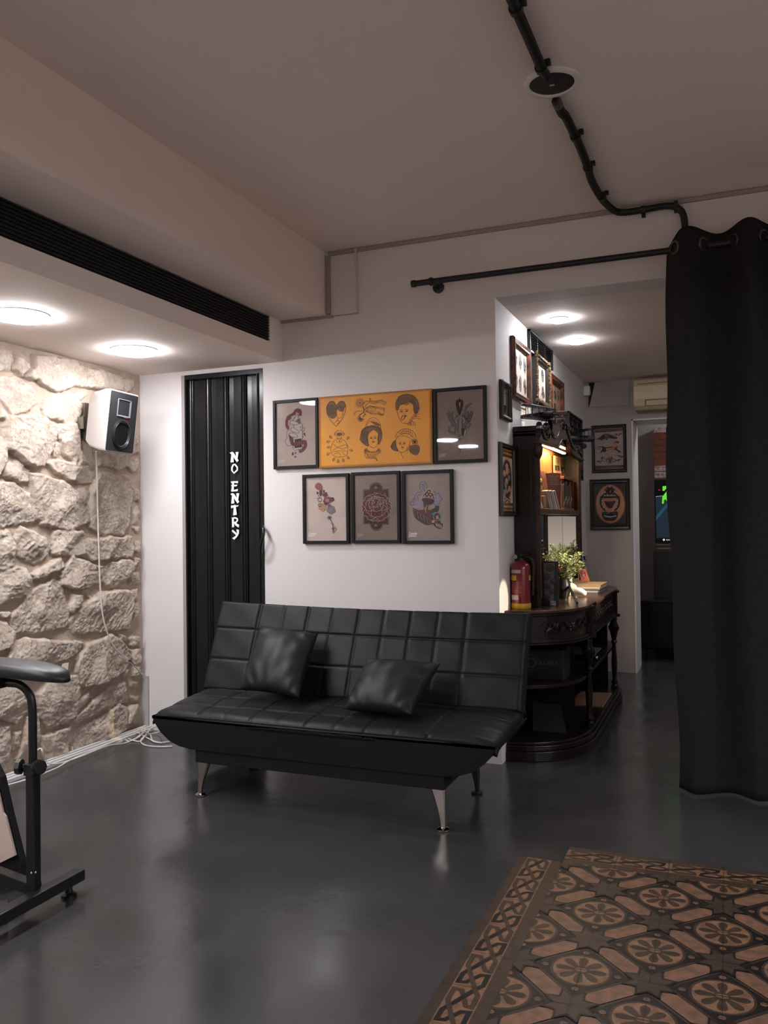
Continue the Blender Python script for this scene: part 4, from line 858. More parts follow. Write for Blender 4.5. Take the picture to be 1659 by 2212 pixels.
    A.line([(912, 258), (915, 290), (930, 330), (945, 352)], 2.4, iK); A.line([(950, 358), (985, 358), (1015, 340)], 2.4, iK); face(A, 960, 280, 46, -.1)
    A.line([(950, 300), (940, 330), (955, 330), (970, 298)], 4, iK)
    for i, (x, y) in enumerate(((972, 222), (985, 208), (1005, 206), (1022, 218), (1032, 238), (1038, 260), (1036, 282), (1028, 302), (1015, 320), (1002, 338))): A.ring(x, y, 10, 8, 2.2, iK, rot=i*.5); A.ring(x, y, 4, 3, 1.6, iK)
    for k in range(5): A.line([(1030, 290+k*8), (1055, 260+k*16), (1062, 245+k*22)], 2.2, iK)
    for k in range(5): A.line([(990+k*9, 345), (985+k*12, 375)], 2.2, iK, sm=False)
    A.line([(960, 350), (985, 365), (1005, 362), (985, 350)], 2.2, iK)
    # crouching figure in a rose
    A.ring(520, 435, 34, 28, 2.2, iK, a0=PI*.95, a1=2.05*PI); A.ring(520, 468, 20, 24, 2, iK); face(A, 520, 468, 20)
    for k in range(5): A.ring(497+k*12, 428-abs(k-2)*-3, 7, 9, 2.4, iK)
    A.blob([505, 432, 520, 424, 536, 432, 520, 442], iB, 2); A.line([505, 432, 520, 424, 536, 432, 520, 442], 2.4, iK, 4, close=True); A.line([(508, 412), (503, 402)], 2, iK, sm=False); A.line([(530, 410), (531, 398)], 2, iK, sm=False)
    A.line([(490, 470), (470, 500), (462, 540), (470, 570), (500, 588), (545, 588), (575, 570), (580, 520), (560, 480), (545, 470)], 2.4, iK)
    A.line([(480, 500), (510, 520), (560, 505), (585, 520)], 2.4, iK); A.line([(475, 545), (510, 525), (545, 535), (575, 520)], 2.4, iK); A.line([(470, 556), (520, 548), (575, 548)], 2.4, iK); A.line([(485, 570), (520, 560), (530, 588)], 2, iK); A.line([(540, 558), (560, 575)], 2, iK)
    for x, y, a in ((468, 462, -2.3), (572, 470, -.9), (455, 480, 2.9), (455, 560, 2.5), (490, 595, 2.1), (515, 605, 1.6), (545, 600, 1.2), (575, 585, .8), (592, 540, .3), (460, 520, 3.0)):
        ux, uy = math.cos(a), math.sin(a); L = 26; A.line([(x, y), (x+L*.5*ux-9*uy, y+L*.5*uy+9*ux), (x+L*ux, y+L*uy), (x+L*.5*ux+9*uy, y+L*.5*uy-9*ux), (x, y)], 2, iK); A.line([(x, y), (x+L*ux, y+L*uy)], 1.8, iK, sm=False); A.disc(x+L*.6*ux, y+L*.6*uy, 6, 3.4, iB, 2, rot=a)
    # woman with headscarf, centre
    A.ring(752, 395, 52, 78, 2.4, iK, a0=PI, a1=2*PI); A.ring(750, 385, 40, 50, 2, iK, a0=PI, a1=2*PI); A.blob([735, 345, 770, 350, 800, 372, 770, 368], iB, 1); A.line([735, 345, 770, 350, 800, 372, 770, 368], 2.4, iK, 4, close=True)
    A.blob([672, 430, 680, 400, 720, 378, 760, 372, 800, 390, 812, 430, 808, 470, 790, 505, 785, 460, 788, 430, 755, 402, 722, 430, 715, 470, 722, 515, 690, 500, 665, 470], iB, 1); A.line([672, 430, 680, 400, 720, 378, 760, 372, 800, 390, 812, 430, 808, 470, 790, 505, 785, 460, 788, 430, 755, 402, 722, 430, 715, 470, 722, 515, 690, 500, 665, 470], 2.4, iK, 4, close=True)
    for k in range(7): A.line([(690+k*5, 410+k), (680+k*6, 450), (690+k*5, 495)], 1.8, iK, 3)
    for i in range(12): a = PI+i*PI/11; A.ring(740+66*math.cos(a), 432+52*math.sin(a), 6, 6, 2.2, iK, 4)
    A.line([(718, 430), (715, 475), (728, 510), (755, 527), (780, 510), (790, 470), (788, 430)], 2.4, iK); face(A, 754, 465, 36, -.05)
    for i in range(11): a = .1+i*PI/10.5; A.ring(750+44*math.cos(a), 535+24*math.sin(a), 7, 6, 2.2, iK, 4)
    for i in range(11): a = .1+i*PI/10.5; A.ring(750+52*math.cos(a), 545+34*math.sin(a), 6, 5, 1.8, iK, 4)
    A.line([(700, 540), (698, 580), (720, 600), (765, 600), (783, 620)], 2.6, iK); A.line([(712, 575), (730, 592), (770, 590), (784, 618)], 2.6, iK)
    for k in range(7): A.line([(715+k*9, 580+k*2), (710+k*10, 598+k*1)], 1.6, iK, sm=False)
    # woman with cap and flower, lower right
    A.ring(970, 462, 68, 66, 2.4, iK, a0=PI*1.02, a1=2*PI*1.0); A.line([(902, 470), (930, 448), (980, 450), (1020, 480)], 2.4, iK); A.line([(910, 455), (945, 432), (990, 436), (1025, 465)], 2, iK)
    for k in range(7): a = PI*1.25+k*.22; A.line([(970+66*math.cos(a), 462+64*math.sin(a)), (975+44*math.cos(a), 470+44*math.sin(a))], 2, iK, sm=False)
    A.ring(970, 466, 56, 54, 2, iK, a0=PI*1.25, a1=1.9*PI); A.ring(972, 470, 46, 44, 2, iK, a0=PI*1.3, a1=1.9*PI)
    A.line([(905, 470), (908, 510), (920, 545), (945, 562), (980, 545), (995, 510), (1000, 480)], 2.4, iK); face(A, 948, 505, 36, -.06)
    for k in range(8): a = k*PI/4; A.ring(1030+13*math.cos(a), 487+13*math.sin(a), 7, 6, 2, iK, 4)
    A.disc(1030, 487, 6, 6, iK, 5); A.blob([872, 520, 890, 485, 905, 480, 906, 520, 918, 550, 890, 545], iB, 1); A.line([872, 520, 890, 485, 905, 480, 906, 520, 918, 550, 890, 545], 2.4, iK, 4, close=True); A.blob([1000, 515, 1025, 510, 1055, 515, 1060, 545, 1045, 578, 1010, 568, 995, 545], iB, 1); A.line([1000, 515, 1025, 510, 1055, 515, 1060, 545, 1045, 578, 1010, 568, 995, 545], 2.4, iK, 4, close=True)
    for k in range(6): A.line([(1005+k*9, 520), (1003+k*8, 560)], 1.8, iK, 3); 
    for k in range(3): A.line([(880+k*9, 495), (880+k*11, 540)], 1.8, iK, 3)
    A.line([(940, 562), (945, 578), (957, 598)], 2.2, iK); hatch(A, [(985, 520), (990, 560)], 6, 12, 2.6); A.disc(918, 545, 3, 8, iK, 3)
YEL = mat('paper_yellow', (222, 150, 48), .5, .3, c2=(206, 136, 56), vscale=3)
PYm = [onY(a, b, Y0-.03) for a, b in z5(365, 185, 1133, 117, 1140, 630, 378, 663)]
x0, x1 = (PYm[0].x+PYm[3].x)/2, (PYm[1].x+PYm[2].x)/2; zt, zb = (PYm[0].z+PYm[1].z)/2, (PYm[2].z+PYm[3].z)/2
t = thing('flash_sheet', ((x0+x1)/2, Y0, zb), 'large orange-yellow tattoo flash board with six black line drawings', 'poster')
M = MB(); M.box((x0, Y0-.03, zb), (x1, Y0-.001, zt)); M.build('board', mat('board_edge', (176, 128, 70), .5), t, 0, .002)
fw = .014; A = Art((x0+fw, Y0-.0302, zt-fw), (x1-x0-2*fw, 0, 0), (0, 0, -(zt-zb-2*fw)), (0, -1, 0), [(383, 192), (1120, 130), (1130, 625), (395, 650)])
A.add([A.P(u, v, 0) for u, v in ((-.018, -.028), (1.018, -.028), (1.018, 1.028), (-.018, 1.028))], [(0, 1, 2, 3)], 0); A.l = 1
drawY(A); A.build('print', [YEL]+PM, t)

# ------------------------------------------------------------------ pictures in the back room
BRZ = mat('frame_dark_gilt', (72, 54, 40), .42, .5, c2=(34, 26, 22), vscale=60, bump=.5, bscale=140)
BRN = mat('frame_burl', (106, 56, 34), .3, .5, c2=(38, 23, 18), vscale=26)
DKF = mat('frame_dark', (34, 28, 26), .4, .45)
GLT = mat('frame_gilt', (150, 118, 80), .4, .5, .3, c2=(46, 36, 28), vscale=70, bump=.5, bscale=160)
CRM = paperm('paper_cream2', (206, 190, 174)); TAN = paperm('paper_tan', (150, 116, 96))
def frame_on(plane, a0, a1, z0, z1, dep, fw, fm, paper, draw, label, orn=0, group=None, cat='picture', quad=None, name='framed_picture', glass=True):
    """plane 'X' hangs on the left wall of the back room (a = y), 'Y' on the far wall (a = x)"""
    if plane == 'X': C = lambda a, d, z: (XI+d, a, z); c0 = (XI, (a0+a1)/2, z0); N = (1, 0, 0)
    else: C = lambda a, d, z: (a, YF-d, z); c0 = ((a0+a1)/2, YF, z0); N = (0, -1, 0)
    t = thing(name, c0, label, cat, group); M = MB()
    lev = [(0, 0.001), (0, dep*.72), (fw*.2, dep), (fw*.55, dep*.85), (fw*.75, dep*.9), (fw, dep*.5), (fw, .006)]
    vs = []
    for off, d in lev: vs += [C(a0+off, d, z0+off), C(a1-off, d, z0+off), C(a1-off, d, z1-off), C(a0+off, d, z1-off)]
    M.add(vs, [(4*i+k, 4*i+(k+1) % 4, 4*i+4+(k+1) % 4, 4*i+4+k) for i in range(len(lev)-1) for k in range(4)])
    M.build('frame', fm, t)
    if orn:
        M = MB(); R = random.Random(5)
        for (p, q) in (((a0, z0), (a1, z0)), ((a1, z0), (a1, z1)), ((a1, z1), (a0, z1)), ((a0, z1), (a0, z0))):
            L = math.hypot(q[0]-p[0], q[1]-p[1]); n = int(L/(fw*.30))
            cxm, czm = (a0+a1)/2, (z0+z1)/2
            for i in range(n):
                a, z = p[0]+(q[0]-p[0])*(i+.5)/n, p[1]+(q[1]-p[1])*(i+.5)/n
                a += (fw*.38 if a < a0+1e-4 else -fw*.38 if a > a1-1e-4 else 0); z += (fw*.38 if z < z0+1e-4 else -fw*.38 if z > z1-1e-4 else 0)
                M.ball(C(a, dep*.92, z), fw*.23, n=6, sc=(1, 1, 1))
                [M.ball(C(a+R.uniform(-1, 1)*fw*.24, dep*.95, z+R.uniform(-1, 1)*fw*.24), fw*R.uniform(.09, .16), n=5) for _ in (0, 1)]
        M.build('carved_border', orn, t)
    U = Vector(C(a1-fw, 0, z1-fw))-Vector(C(a0+fw, 0, z1-fw)); V = Vector(C(a0+fw, 0, z0+fw))-Vector(C(a0+fw, 0, z1-fw))
    A = Art(C(a0+fw, .007, z1-fw), U, V, N, quad); A.fill([(0, 0), (1, 0), (1, 1), (0, 1)], 0, 0, raw=True); draw(A)
    A.build('print' if cat == 'picture' else 'mirror_pane', [paper]+PM, t)
    if glass:
        G = MB(); G.add([C(a0+fw, .011, z0+fw), C(a1-fw, .011, z0+fw), C(a1-fw, .011, z1-fw), C(a0+fw, .011, z1-fw)], [(0, 1, 2, 3)]); G.build('glass_pane', glassm, t)
    return t
Q1_ = [(0, 0), (100, 0), (100, 100), (0, 100)]
def flash(seed, cols=3, rows=2, ink=iK2):
    def d(A):
        R = random.Random(seed)
        for i in range(cols):
            for j in range(rows):
                cx_, cy_ = (i+.5)*100/cols, (j+.5)*100/rows; w_, h_ = 34/cols, 38/rows
                A.disc(cx_, cy_, w_*R.uniform(.7, 1), h_*R.uniform(.8, 1.05), iG, 1)
                for k in range(7):
                    a = R.uniform(0, 2*PI); A.disc(cx_+w_*.6*math.cos(a), cy_+h_*.6*math.sin(a), w_*R.uniform(.2, .5), h_*R.uniform(.15, .4), ink if k % 2 else iG, 2+k % 3, rot=a)
                for k in range(4):
                    a = R.uniform(0, 2*PI); A.line([(cx_, cy_), (cx_+w_*.6*math.cos(a), cy_+h_*.5*math.sin(a)), (cx_+w_*1.1*math.cos(a+.4), cy_+h_*1.1*math.sin(a+.4))], 1.6, ink, 6)
    return d
none = lambda A: None
frame_on('X', 4.640, 4.862, 1.948, 2.172, .022, .030, DKF, mirror, none, 'small dark framed mirror near the wall corner in the back room', orn=BRZ, cat='mirror', quad=Q1_, name='wall_mirror', glass=False)
frame_on('X', 4.925, 5.385, 2.105, 2.480, .030, .050, BRN, CRM, flash(1, 3, 2), 'brown burl framed flash sheet, nearest of the three upper pictures', quad=Q1_, glass=False)
frame_on('X', 5.52, 5.99, 2.150, 2.500, .034, .056, DKF, CRM, flash(2, 2, 2), 'heavy gilt carved frame with portrait drawings, middle of the three upper pictures', orn=GLT, quad=Q1_, glass=False)
frame_on('X', 6.04, 6.55, 2.06, 2.445, .035, .055, BRN, TAN, flash(3, 3, 2), 'brown framed tan print, farthest of the three upper pictures', quad=Q1_, glass=False)
def drawLow(A):
    A.fill([0, 0, 100, 0, 100, 14, 0, 14], iO, 1); A.fill([0, 86, 100, 86, 100, 100, 0, 100], iO, 1)
    for j in (3.5, 10.5, 89.5, 96.5):
        for k in range(9): A.disc(6+k*11, j, 4.2, 2.6, iK, 2)
    A.disc(50, 48, 40, 31, iK2, 2, n=30); A.ring(50, 48, 44, 33, 3, iO, 3)
    for k in range(8): A.disc(50+22*math.sin(k*2.4), 28+k*6, 12, 5, iG if k % 2 else iA, 4)
    A.disc(50, 34, 11, 8, iO, 5); A.line([(35, 60), (50, 70), (66, 60)], 4, iO, 5)
    for k in range(5): A.ring(30+k*10, 80-abs(k-2)*-1.5, 6, 3, 2, iK, 3)
frame_on('X', 4.600, 4.935, 1.393, 1.812, .024, .030, DKF, CRM, drawLow, 'dark framed ornamental print low beside the wall corner and cabinet', quad=Q1_, glass=False)
# far wall pair, traced in their own zoomed coordinates
def drawF1(A):
    A.fill([205, 205, 780, 195, 775, 250, 205, 272], iM2, 1); A.fill([195, 935, 770, 930, 770, 985, 195, 998], iM2, 1)
    for k in range(10): A.line([(225+k*55, 238), (252+k*55, 222), (278+k*55, 236)], 6, iG, 2); A.line([(215+k*55, 960), (242+k*55, 972), (268+k*55, 960)], 6, iG, 2)
    A.blob([205, 405, 300, 370, 320, 345, 390, 300, 440, 300, 500, 310, 560, 340, 650, 370, 655, 405, 600, 410, 560, 400, 490, 390, 432, 425, 410, 395, 340, 425, 290, 405], iK2, 1); A.blob([390, 305, 440, 300, 480, 320, 500, 360, 440, 400, 400, 360], iM, 2)
    A.line([520, 335, 640, 330, 720, 320, 770, 300], 10, iK2, 2)
    for x, y in ((640, 315), (690, 330), (725, 305)): A.blob([x-18, y, x, y-16, x+18, y, x, y+16], iM2, 3)
    A.blob([300, 680, 340, 610, 380, 570, 520, 560, 560, 510, 610, 460, 680, 455, 690, 490, 640, 520, 670, 570, 640, 600, 720, 660, 715, 685, 680, 680, 620, 630, 520, 620, 440, 640, 400, 665, 350, 650, 330, 680], iK2, 1)
    A.blob([550, 520, 600, 480, 660, 490, 650, 560, 590, 580, 540, 560], iA, 2); A.blob([420, 590, 560, 580, 600, 610, 500, 615, 430, 630], iO, 2)
    A.line([240, 560, 260, 600, 300, 600, 300, 560, 260, 545, 340, 560, 400, 560], 10, iK2, 2); A.blob([320, 560, 350, 540, 380, 565, 350, 585], iM2, 3)
    A.line([220, 840, 300, 860, 340, 830, 400, 850, 440, 800, 490, 790, 560, 800, 620, 830, 700, 820, 730, 830], 14, iK2, 1); A.line([310, 790, 350, 760, 400, 800, 460, 880, 490, 890, 560, 860, 640, 850], 12, iK2, 1); A.line([600, 735, 660, 735, 720, 780], 9, iK2, 2)
    A.blob([495, 895, 455, 810, 470, 765, 500, 785, 530, 755, 555, 775, 540, 830], iM, 3)
    for x, y in ((265, 845), (340, 790), (670, 835), (740, 765), (690, 750)): A.blob([x-22, y, x, y-20, x+22, y, x, y+20], iM2, 2)
    for k in range(5): A.line([(350+k*12, 820), (380+k*10, 850), (420+k*4, 830)], 4, iO, 3)
frame_on('Y', -1.128, -.820, 1.800, 2.228, .022, .030, DKF, paperm('paper_f1', (178, 160, 150)), drawF1, 'dark framed picture of three leaping figures on the far wall, above the oval one', quad=[(200, 195), (780, 185), (768, 1000), (195, 1005)])
def drawF2(A):
    for k in range(26):
        A.line([(185, 1300+k*30), (805, 1290+k*30)], 2.4, iG, 1, sm=False)
    A.disc(500, 1682, 305, 395, iK, 2, n=40); A.disc(500, 1682, 296, 385, iG, 3, n=40); A.disc(500, 1682, 290, 378, iK, 4, n=40); A.disc(500, 1682, 282, 370, iA, 5, n=40)
    for s in (-1, 1):
        X = lambda x: 495+s*x
        A.blob([(X(0), 1370), (X(30), 1350), (X(50), 1340), (X(45), 1400), (X(60), 1440), (X(40), 1490), (X(0), 1500)], iK, 6)
        for k in range(6): A.line([(X(25+k*8), 1480), (X(50+k*9), 1400), (X(60+k*13), 1330+k*22)], 7, iK, 6)
        A.line([(X(60), 1480), (X(120), 1510), (X(170), 1580), (X(180), 1660), (X(150), 1740), (X(90), 1800)], 46, iK, 6)
        for k in range(16):
            a = -1.2+k*.17; A.line([(X(60+110*math.cos(a)), 1640+150*math.sin(a)), (X(60+140*math.cos(a)), 1640+185*math.sin(a))], 7, iK, 6, sm=False); A.disc(X(60+100*math.cos(a)), 1640+140*math.sin(a), 9, 12, iP if k % 3 == 0 else iG, 7)
        A.fill([(X(0), 1530), (X(200), 1530), (X(205), 1590), (X(170), 1600), (X(150), 1570), (X(0), 1570)], iK, 7); A.disc(X(185), 1565, 11, 14, iG, 8)
        for k in range(3): A.ring(X(30+k*45), 1588, 22, 22, 6, iA, 9)
    A.blob([385, 1620, 495, 1630, 605, 1620, 560, 1710, 530, 1750, 470, 1750, 425, 1710], iM2, 7); A.line([385, 1620, 425, 1710, 470, 1755, 530, 1755, 560, 1710, 605, 1620], 8, iK, 8)
    A.blob([340, 1840, 400, 1830, 495, 1845, 590, 1830, 645, 1840, 640, 1920, 590, 1985, 495, 2000, 400, 1985, 350, 1920], iM2, 7); A.line([340, 1840, 400, 1830, 495, 1845, 590, 1830, 645, 1840, 640, 1920, 590, 1985, 495, 2000, 400, 1985, 350, 1920], 10, iK, 8, close=True)
    A.line([(360, 1860), (430, 1885), (495, 1890), (560, 1885), (625, 1860)], 60, iK, 8)
    for k in range(13): A.disc(385+k*19, 1905+24*math.sin(PI*k/12), 7, 12, iW, 9)
    for k in range(5): A.disc(378+k*16, 1862, 5, 9, iG, 9); A.disc(545+k*16, 1862, 5, 9, iG, 9)
    A.blob([475, 1760, 498, 1765, 485, 1830, 455, 1860, 455, 1820], iR, 10); A.fill([490, 1450, 520, 1400, 515, 1470], iA, 8)
frame_on('Y', -1.150, -.798, 1.283, 1.738, .026, .038, DKF, paperm('paper_f2', (72, 64, 60)), drawF2, 'dark framed oval picture of a grinning ornamental face on the far wall', quad=[(180, 1285), (805, 1275), (810, 2090), (190, 2090)])
# ------------------------------------------------------------------ sofa
SX0, SX1, SYF = -2.722, -.925, 3.49
SW = SX1-SX0
t = sofa = thing('sofa', ((SX0+SX1)/2, 3.9, 0), 'black leather click-clack sofa with tufted seat and back on chrome feet', 'sofa')
useams = [0, .150, .234, .318, .402, .486, .570, .654, .738, .822, 1.0]
def puff(u, v, us, vs_, e=.085):
    def k(x, S):
        for a, b in zip(S[:-1], S[1:]):
            if x <= b+1e-9:
                d = min(x-a, b-x)/(b-a); edge = (a == S[0] and x-a < b-x) or (b == S[-1] and b-x < x-a)
                return min(1, d/e) if not edge else 1
        return 1
    a, b = k(u, us), k(v, vs_)
    f = lambda q: math.sqrt(max(0, 1-(1-q)**2))
    return f(a)*f(b)
def seatP(u, v, up=1):
    x = SX0+SW*u; y = SYF+.56*v
    e = min(u, 1-u)/.07; end = max(0, 1-e)
    z = .420+.038*min(1, v*2.2)-.012*math.sin(PI*min(1, v))-.022*end**2*(1-.4*v)
    fr = max(0, 1-v/.07); z -= .018*fr**2
    y -= .012*math.sin(PI*u)*fr
    return Vector((x, y, z))
vse = [0, .24, .52, .80, 1.0]
def slab(P, N, nu, nv, us, vs_, th, amp, extra=None):
    M = MB(); top = []; nuv = (nu+1)*(nv+1)
    for j in range(nv+1):
        for i in range(nu+1):
            u, v = i/nu, j/nv; p = P(u, v); n = N(u, v); h = amp*puff(u, v, us, vs_)-amp*.6
            if extra: h += extra(u, v)
            ed = min(u/.012, (1-u)/.012, v/.03, (1-v)/.03, 1); h -= (1-math.sqrt(max(0, 1-(1-ed)**2)))*.02
            top.append(p+n*h)
    bot = [P(i/nu, j/nv)-N(i/nu, j/nv)*th for j in range(nv+1) for i in range(nu+1)]
    I = lambda i, j: j*(nu+1)+i
    F = [(I(i, j), I(i+1, j), I(i+1, j+1), I(i, j+1)) for j in range(nv) for i in range(nu)]
    F += [(nuv+I(i, j), nuv+I(i, j+1), nuv+I(i+1, j+1), nuv+I(i+1, j)) for j in range(nv) for i in range(nu)]
    for i in range(nu): F += [(I(i, 0), nuv+I(i, 0), nuv+I(i+1, 0), I(i+1, 0)), (I(i, nv), I(i+1, nv), nuv+I(i+1, nv), nuv+I(i, nv))]
    for j in range(nv): F += [(I(0, j), I(0, j+1), nuv+I(0, j+1), nuv+I(0, j)), (I(nu, j), nuv+I(nu, j), nuv+I(nu, j+1), I(nu, j+1))]
    M.add(top+bot, F); return M
wr = random.Random(4)
M = slab(seatP, lambda u, v: Vector((0, 0, 1)), 220, 90, useams, vse, .03, .011, lambda u, v: .0025*math.sin(u*31+v*9)*math.sin(v*17+u*5))
M.build('seat', leather, t, 2)
# piping along the front edge of the seat
M = MB(); M.tube([seatP(i/60, .004)+Vector((0, -.004, -.008)) for i in range(1, 60)], .0045, n=8); M.build('seat_piping', leather, t, 1)
BT = Vector((0, .195, .455)); bz0 = .455
def backP(u, v):
    x = SX0+.0+SW*u-(.012 if u < .5 else 0)*(1-2*u if u < .5 else 0)
    y0 = 3.945; bow = .018*math.sin(PI*v)
    zt = .922-.020*u-.012*math.sin(PI*u)
    return Vector((x, y0+.20*v**1.1+bow*.0, .445+(zt-.445)*v))
bn = Vector((0, -.92, .39)).normalized()
vsb = [0, .34, .69, 1.0]
M = slab(backP, lambda u, v: bn, 220, 90, useams, vsb, .085, .014, lambda u, v: .002*math.sin(u*43+v*7)*math.sin(v*13))
M.build('backrest', leather, t, 2)
# boat-shaped shell below the seat
prof = [(SX0+.004, .398), (SX0+.018, .365), (SX0+.055, .318), (SX0+.11, .278), (SX0+.17, .256), (SX0+.235, .248), (SX0+.30, .246)]
pr = [(SX1-(x-SX0), z) for x, z in prof[::-1]]
low = prof+pr; topz = [(seatP((x-SX0)/SW if 0 <= (x-SX0)/SW <= 1 else 0, 0).z-.02) for x, z in low]
M = MB(); ring = []
uu = [i/24 for i in range(25)]
poly = [(x, z) for x, z in low]+[(SX1-SW*q+(-.004 if q == 0 else .004 if q == 1 else 0), seatP(1-q, .0).z+.004) for q in uu]
M.prism([(x, SYF-.010, z) for x, z in poly], Vector((0, .60, 0))); M.build('shell', leather, t, 0)
M = MB(); M.box((-2.462, SYF-.004, .184), (-1.165, 4.12, .262)); M.build('base_box', mat('base_cloth', (25, 25, 25), .8, .2), t, 0, .004)
for (lx, ly, sg) in ((-2.470, 3.545, 1), (-1.180, 3.512, -1), (-2.470, 4.05, 1), (-1.180, 4.05, -1)):
    M = MB(); N_ = 16; secs = []
    for i in range(11):
        q = i/10; wd_ = .020+.050*(q**1.5); z = .012+.172*q; inner = wd_; dp = .020+.018*q
        cx0 = lx-.012*sg
        pts = [(cx0+sg*a*inner, ly-.012+b*dp, z) for a, b in ((0, .15), (.12, 0), (.88, .1), (1, .3), (1, .7), (.88, .9), (.12, 1), (0, .85))]
        secs.append(pts)
    n = 8; vs = [p for s_ in secs for p in s_]; M.add(vs, [(i*n+k, i*n+(k+1) % n, (i+1)*n+(k+1) % n, (i+1)*n+k) for i in range(10) for k in range(n)]+[tuple(range(n)), tuple(10*n+k for k in range(n))])
    lm_ = chrome if ly < 3.8 else black; L = M.build('leg', lm_, t, 1)  # rear legs black: the dark under the sofa is put into their colour
    M = MB(); M.lathe((lx, ly, 0), [(.026, 0), (.029, .004), (.029, .009), (.022, .013), (.012, .016)], n=24); M.build('foot_disc', lm_, L, 1)
# cushions
def cushion(TL, TR, BR, BL, th, label, seed, mt):
    TL, TR, BR, BL = map(Vector, (TL, TR, BR, BL)); c = (TL+TR+BR+BL)/4
    n = ((TR-TL).cross(BL-TL)).normalized()
    if n.y > 0: n = -n
    t = thing('cushion', (c.x, c.y, min(BL.z, BR.z)), label, 'cushion', None); M = MB(); R = np.random.RandomState(seed); ph = R.uniform(0, 6, 12)
    def P(u, v, s):
        a, b = 2*u-1, 2*v-1
        pin = .055; uu = .5+.5*a*(1-pin*(1-b*b)*1.2); vv = .5+.5*b*(1-pin*(1-a*a)*1.2)
        p = (TL*(1-uu)+TR*uu)*(1-vv)+(BL*(1-uu)+BR*uu)*vv
        k = max(0, 1-a*a)**.42*max(0, 1-b*b)**.42
        corner = abs(a*b)
        wri = .003*math.sin(8*a+5*b+ph[0])*math.sin(4*b-3*a+ph[1])+.003*math.sin(17*a*b+ph[2]+5*a)*(.3+corner)+.003*math.sin(11*(abs(a)+abs(b))+ph[3])*corner
        return p+n*s*(th*k*.5+(wri*min(1, k*2) if s > 0 else 0))
    M.grid(lambda u, v: P(u, v, 1), 48, 48); M.grid(lambda u, v: P(u, v, -1), 48, 48)
    M.build('cushion_cover', mt, t, 2); return t
cushion(onY(563, 1350, 4.0), onY(688, 1368, 3.98), onY(646, 1508, 3.70), onY(516, 1490, 3.74), .15, 'square black leather cushion upright against the sofa back, left side', 3, leather2)
k2 = cushion(onY(792, 1424, 3.93), onY(952, 1434, 3.88), onY(888, 1545, 3.60), onY(742, 1532, 3.64), .15, 'square black leather cushion slumped on the seat, middle of the sofa', 8, leather2)

# ------------------------------------------------------------------ armrest stand at the left edge
PX, PY = -2.285, 2.265
mtl = mat('stand_black', (24, 24, 25), .38, .5)
t = thing('armrest_stand', (PX, PY, 0), 'black adjustable armrest stand with padded top on a steel post, left edge', 'stand')
M = MB(); M.box((PX-.018, PY-.018, .035), (PX+.018, PY+.018, .500)); M.build('outer_post', mtl, t, 0, .004)
pth = [(PX, PY, .40), (PX, PY, .62), (PX-.002, PY, .72), (PX-.012, PY-.002, .765), (PX-.043, PY-.01, .797), (PX-.092, PY-.022, .805), (PX-.22, PY-.05, .805), (PX-.40, PY-.09, .805)]
M = MB(); M.tube(smooth_path(pth, 8), .0145, n=16); M.build('inner_tube', mtl, t, 1)
M = MB(); M.box((PX-.023, PY-.023, .482), (PX+.023, PY+.023, .525)); M.build('collar', mtl, t, 0, .004)
for s_, zk in ((-1, .512), (1, .518)):
    M = MB(); M.lathe((PX+s_*.021, PY-.01, zk), [(.010, 0), (.010, .012), (.016, .012), (.027, .016), (.028, .032), (.022, .036), (.0001, .036)], n=8, axis=(s_, -.35, 0)); M.build('clamp_knob', mtl, t)
# pad
M = MB(); px0, px1 = PX-.52, PX+.185; n = 28; secs = []
for i in range(n+1):
    q = i/n; x = px0+(px1-px0)*q; tt_ = max(0, (q-.66)/.34); tp = math.sqrt(max(0, 1-tt_**2.4)); yc = PY-.03+.0*q
    hw = .070*(.25+.75*tp); h = .055*(.35+.65*tp); z0 = .830; zt_ = z0+h; dz = -.006*tt_
    ring = []
    for k in range(16):
        a = 2*PI*k/16; ca, sa = math.cos(a), math.sin(a); sx = abs(ca)**.6*(1 if ca > 0 else -1); sz = abs(sa)**.6*(1 if sa > 0 else -1)
        ring.append((x, yc+hw*sx, z0+dz+h/2+h/2*sz+(.012*(1-q) if sa > 0 else .006*(1-q))))
    secs.append(ring)
vs = [p for s_ in secs for p in s_]; M.add(vs, [(i*16+k, i*16+(k+1) % 16, (i+1)*16+(k+1) % 16, (i+1)*16+k) for i in range(n) for k in range(16)]+[tuple(range(16)), tuple(n*16+k for k in range(16))])
M.build('arm_pad', mat('pad_vinyl', (38, 39, 42), .42, .5, bump=.1, bscale=80), t, 2)
M = MB(); M.box((PX-.20, PY-.06, .79), (PX-.095, PY+.01, .834)); M.box((PX-.23, PY-.03, .74), (PX-.195, PY+.0, .81)); M.build('pad_bracket', mtl, t, 0, .002)
M = MB(); M.tube([(PX-.205, PY-.05, .81), (PX-.205, PY-.05, .76)], .010); M.bar((PX-.23, PY-.05, .757), (PX-.175, PY-.05, .757), .014, .010); M.build('tilt_lever', mtl, t)
# floor bars
b0, b1 = Vector((-2.254, 2.462, .064)), Vector((-2.258, 1.80, .064))
M = MB(); M.bar(b0, b1, .045, .04); M.build('floor_bar', mtl, t, 0, .003)
M = MB(); M.bar((PX+.0, 2.28, .075), (-2.97, 2.42, .075), .04, .04); M.build('cross_bar', mtl, t, 0, .003)
for fy, fx in ((2.41, -2.262), (1.93, -2.262)):
    M = MB(); M.lathe((fx, fy, 0), [(.0001, 0), (.028, 0), (.028, .010), (.014, .016), (.012, .044)], n=20); M.build('levelling_foot', mtl, t, 1)
for zb_ in (.055, .125):
    M = MB(); M.ball((PX+.018, PY-.008, zb_+.02), .006, sc=(.6, 1, 1)); M.ball((PX+.008, PY-.018, zb_+.02), .005, sc=(1, .6, 1)); M.build('bolt', chrome, t, 1)
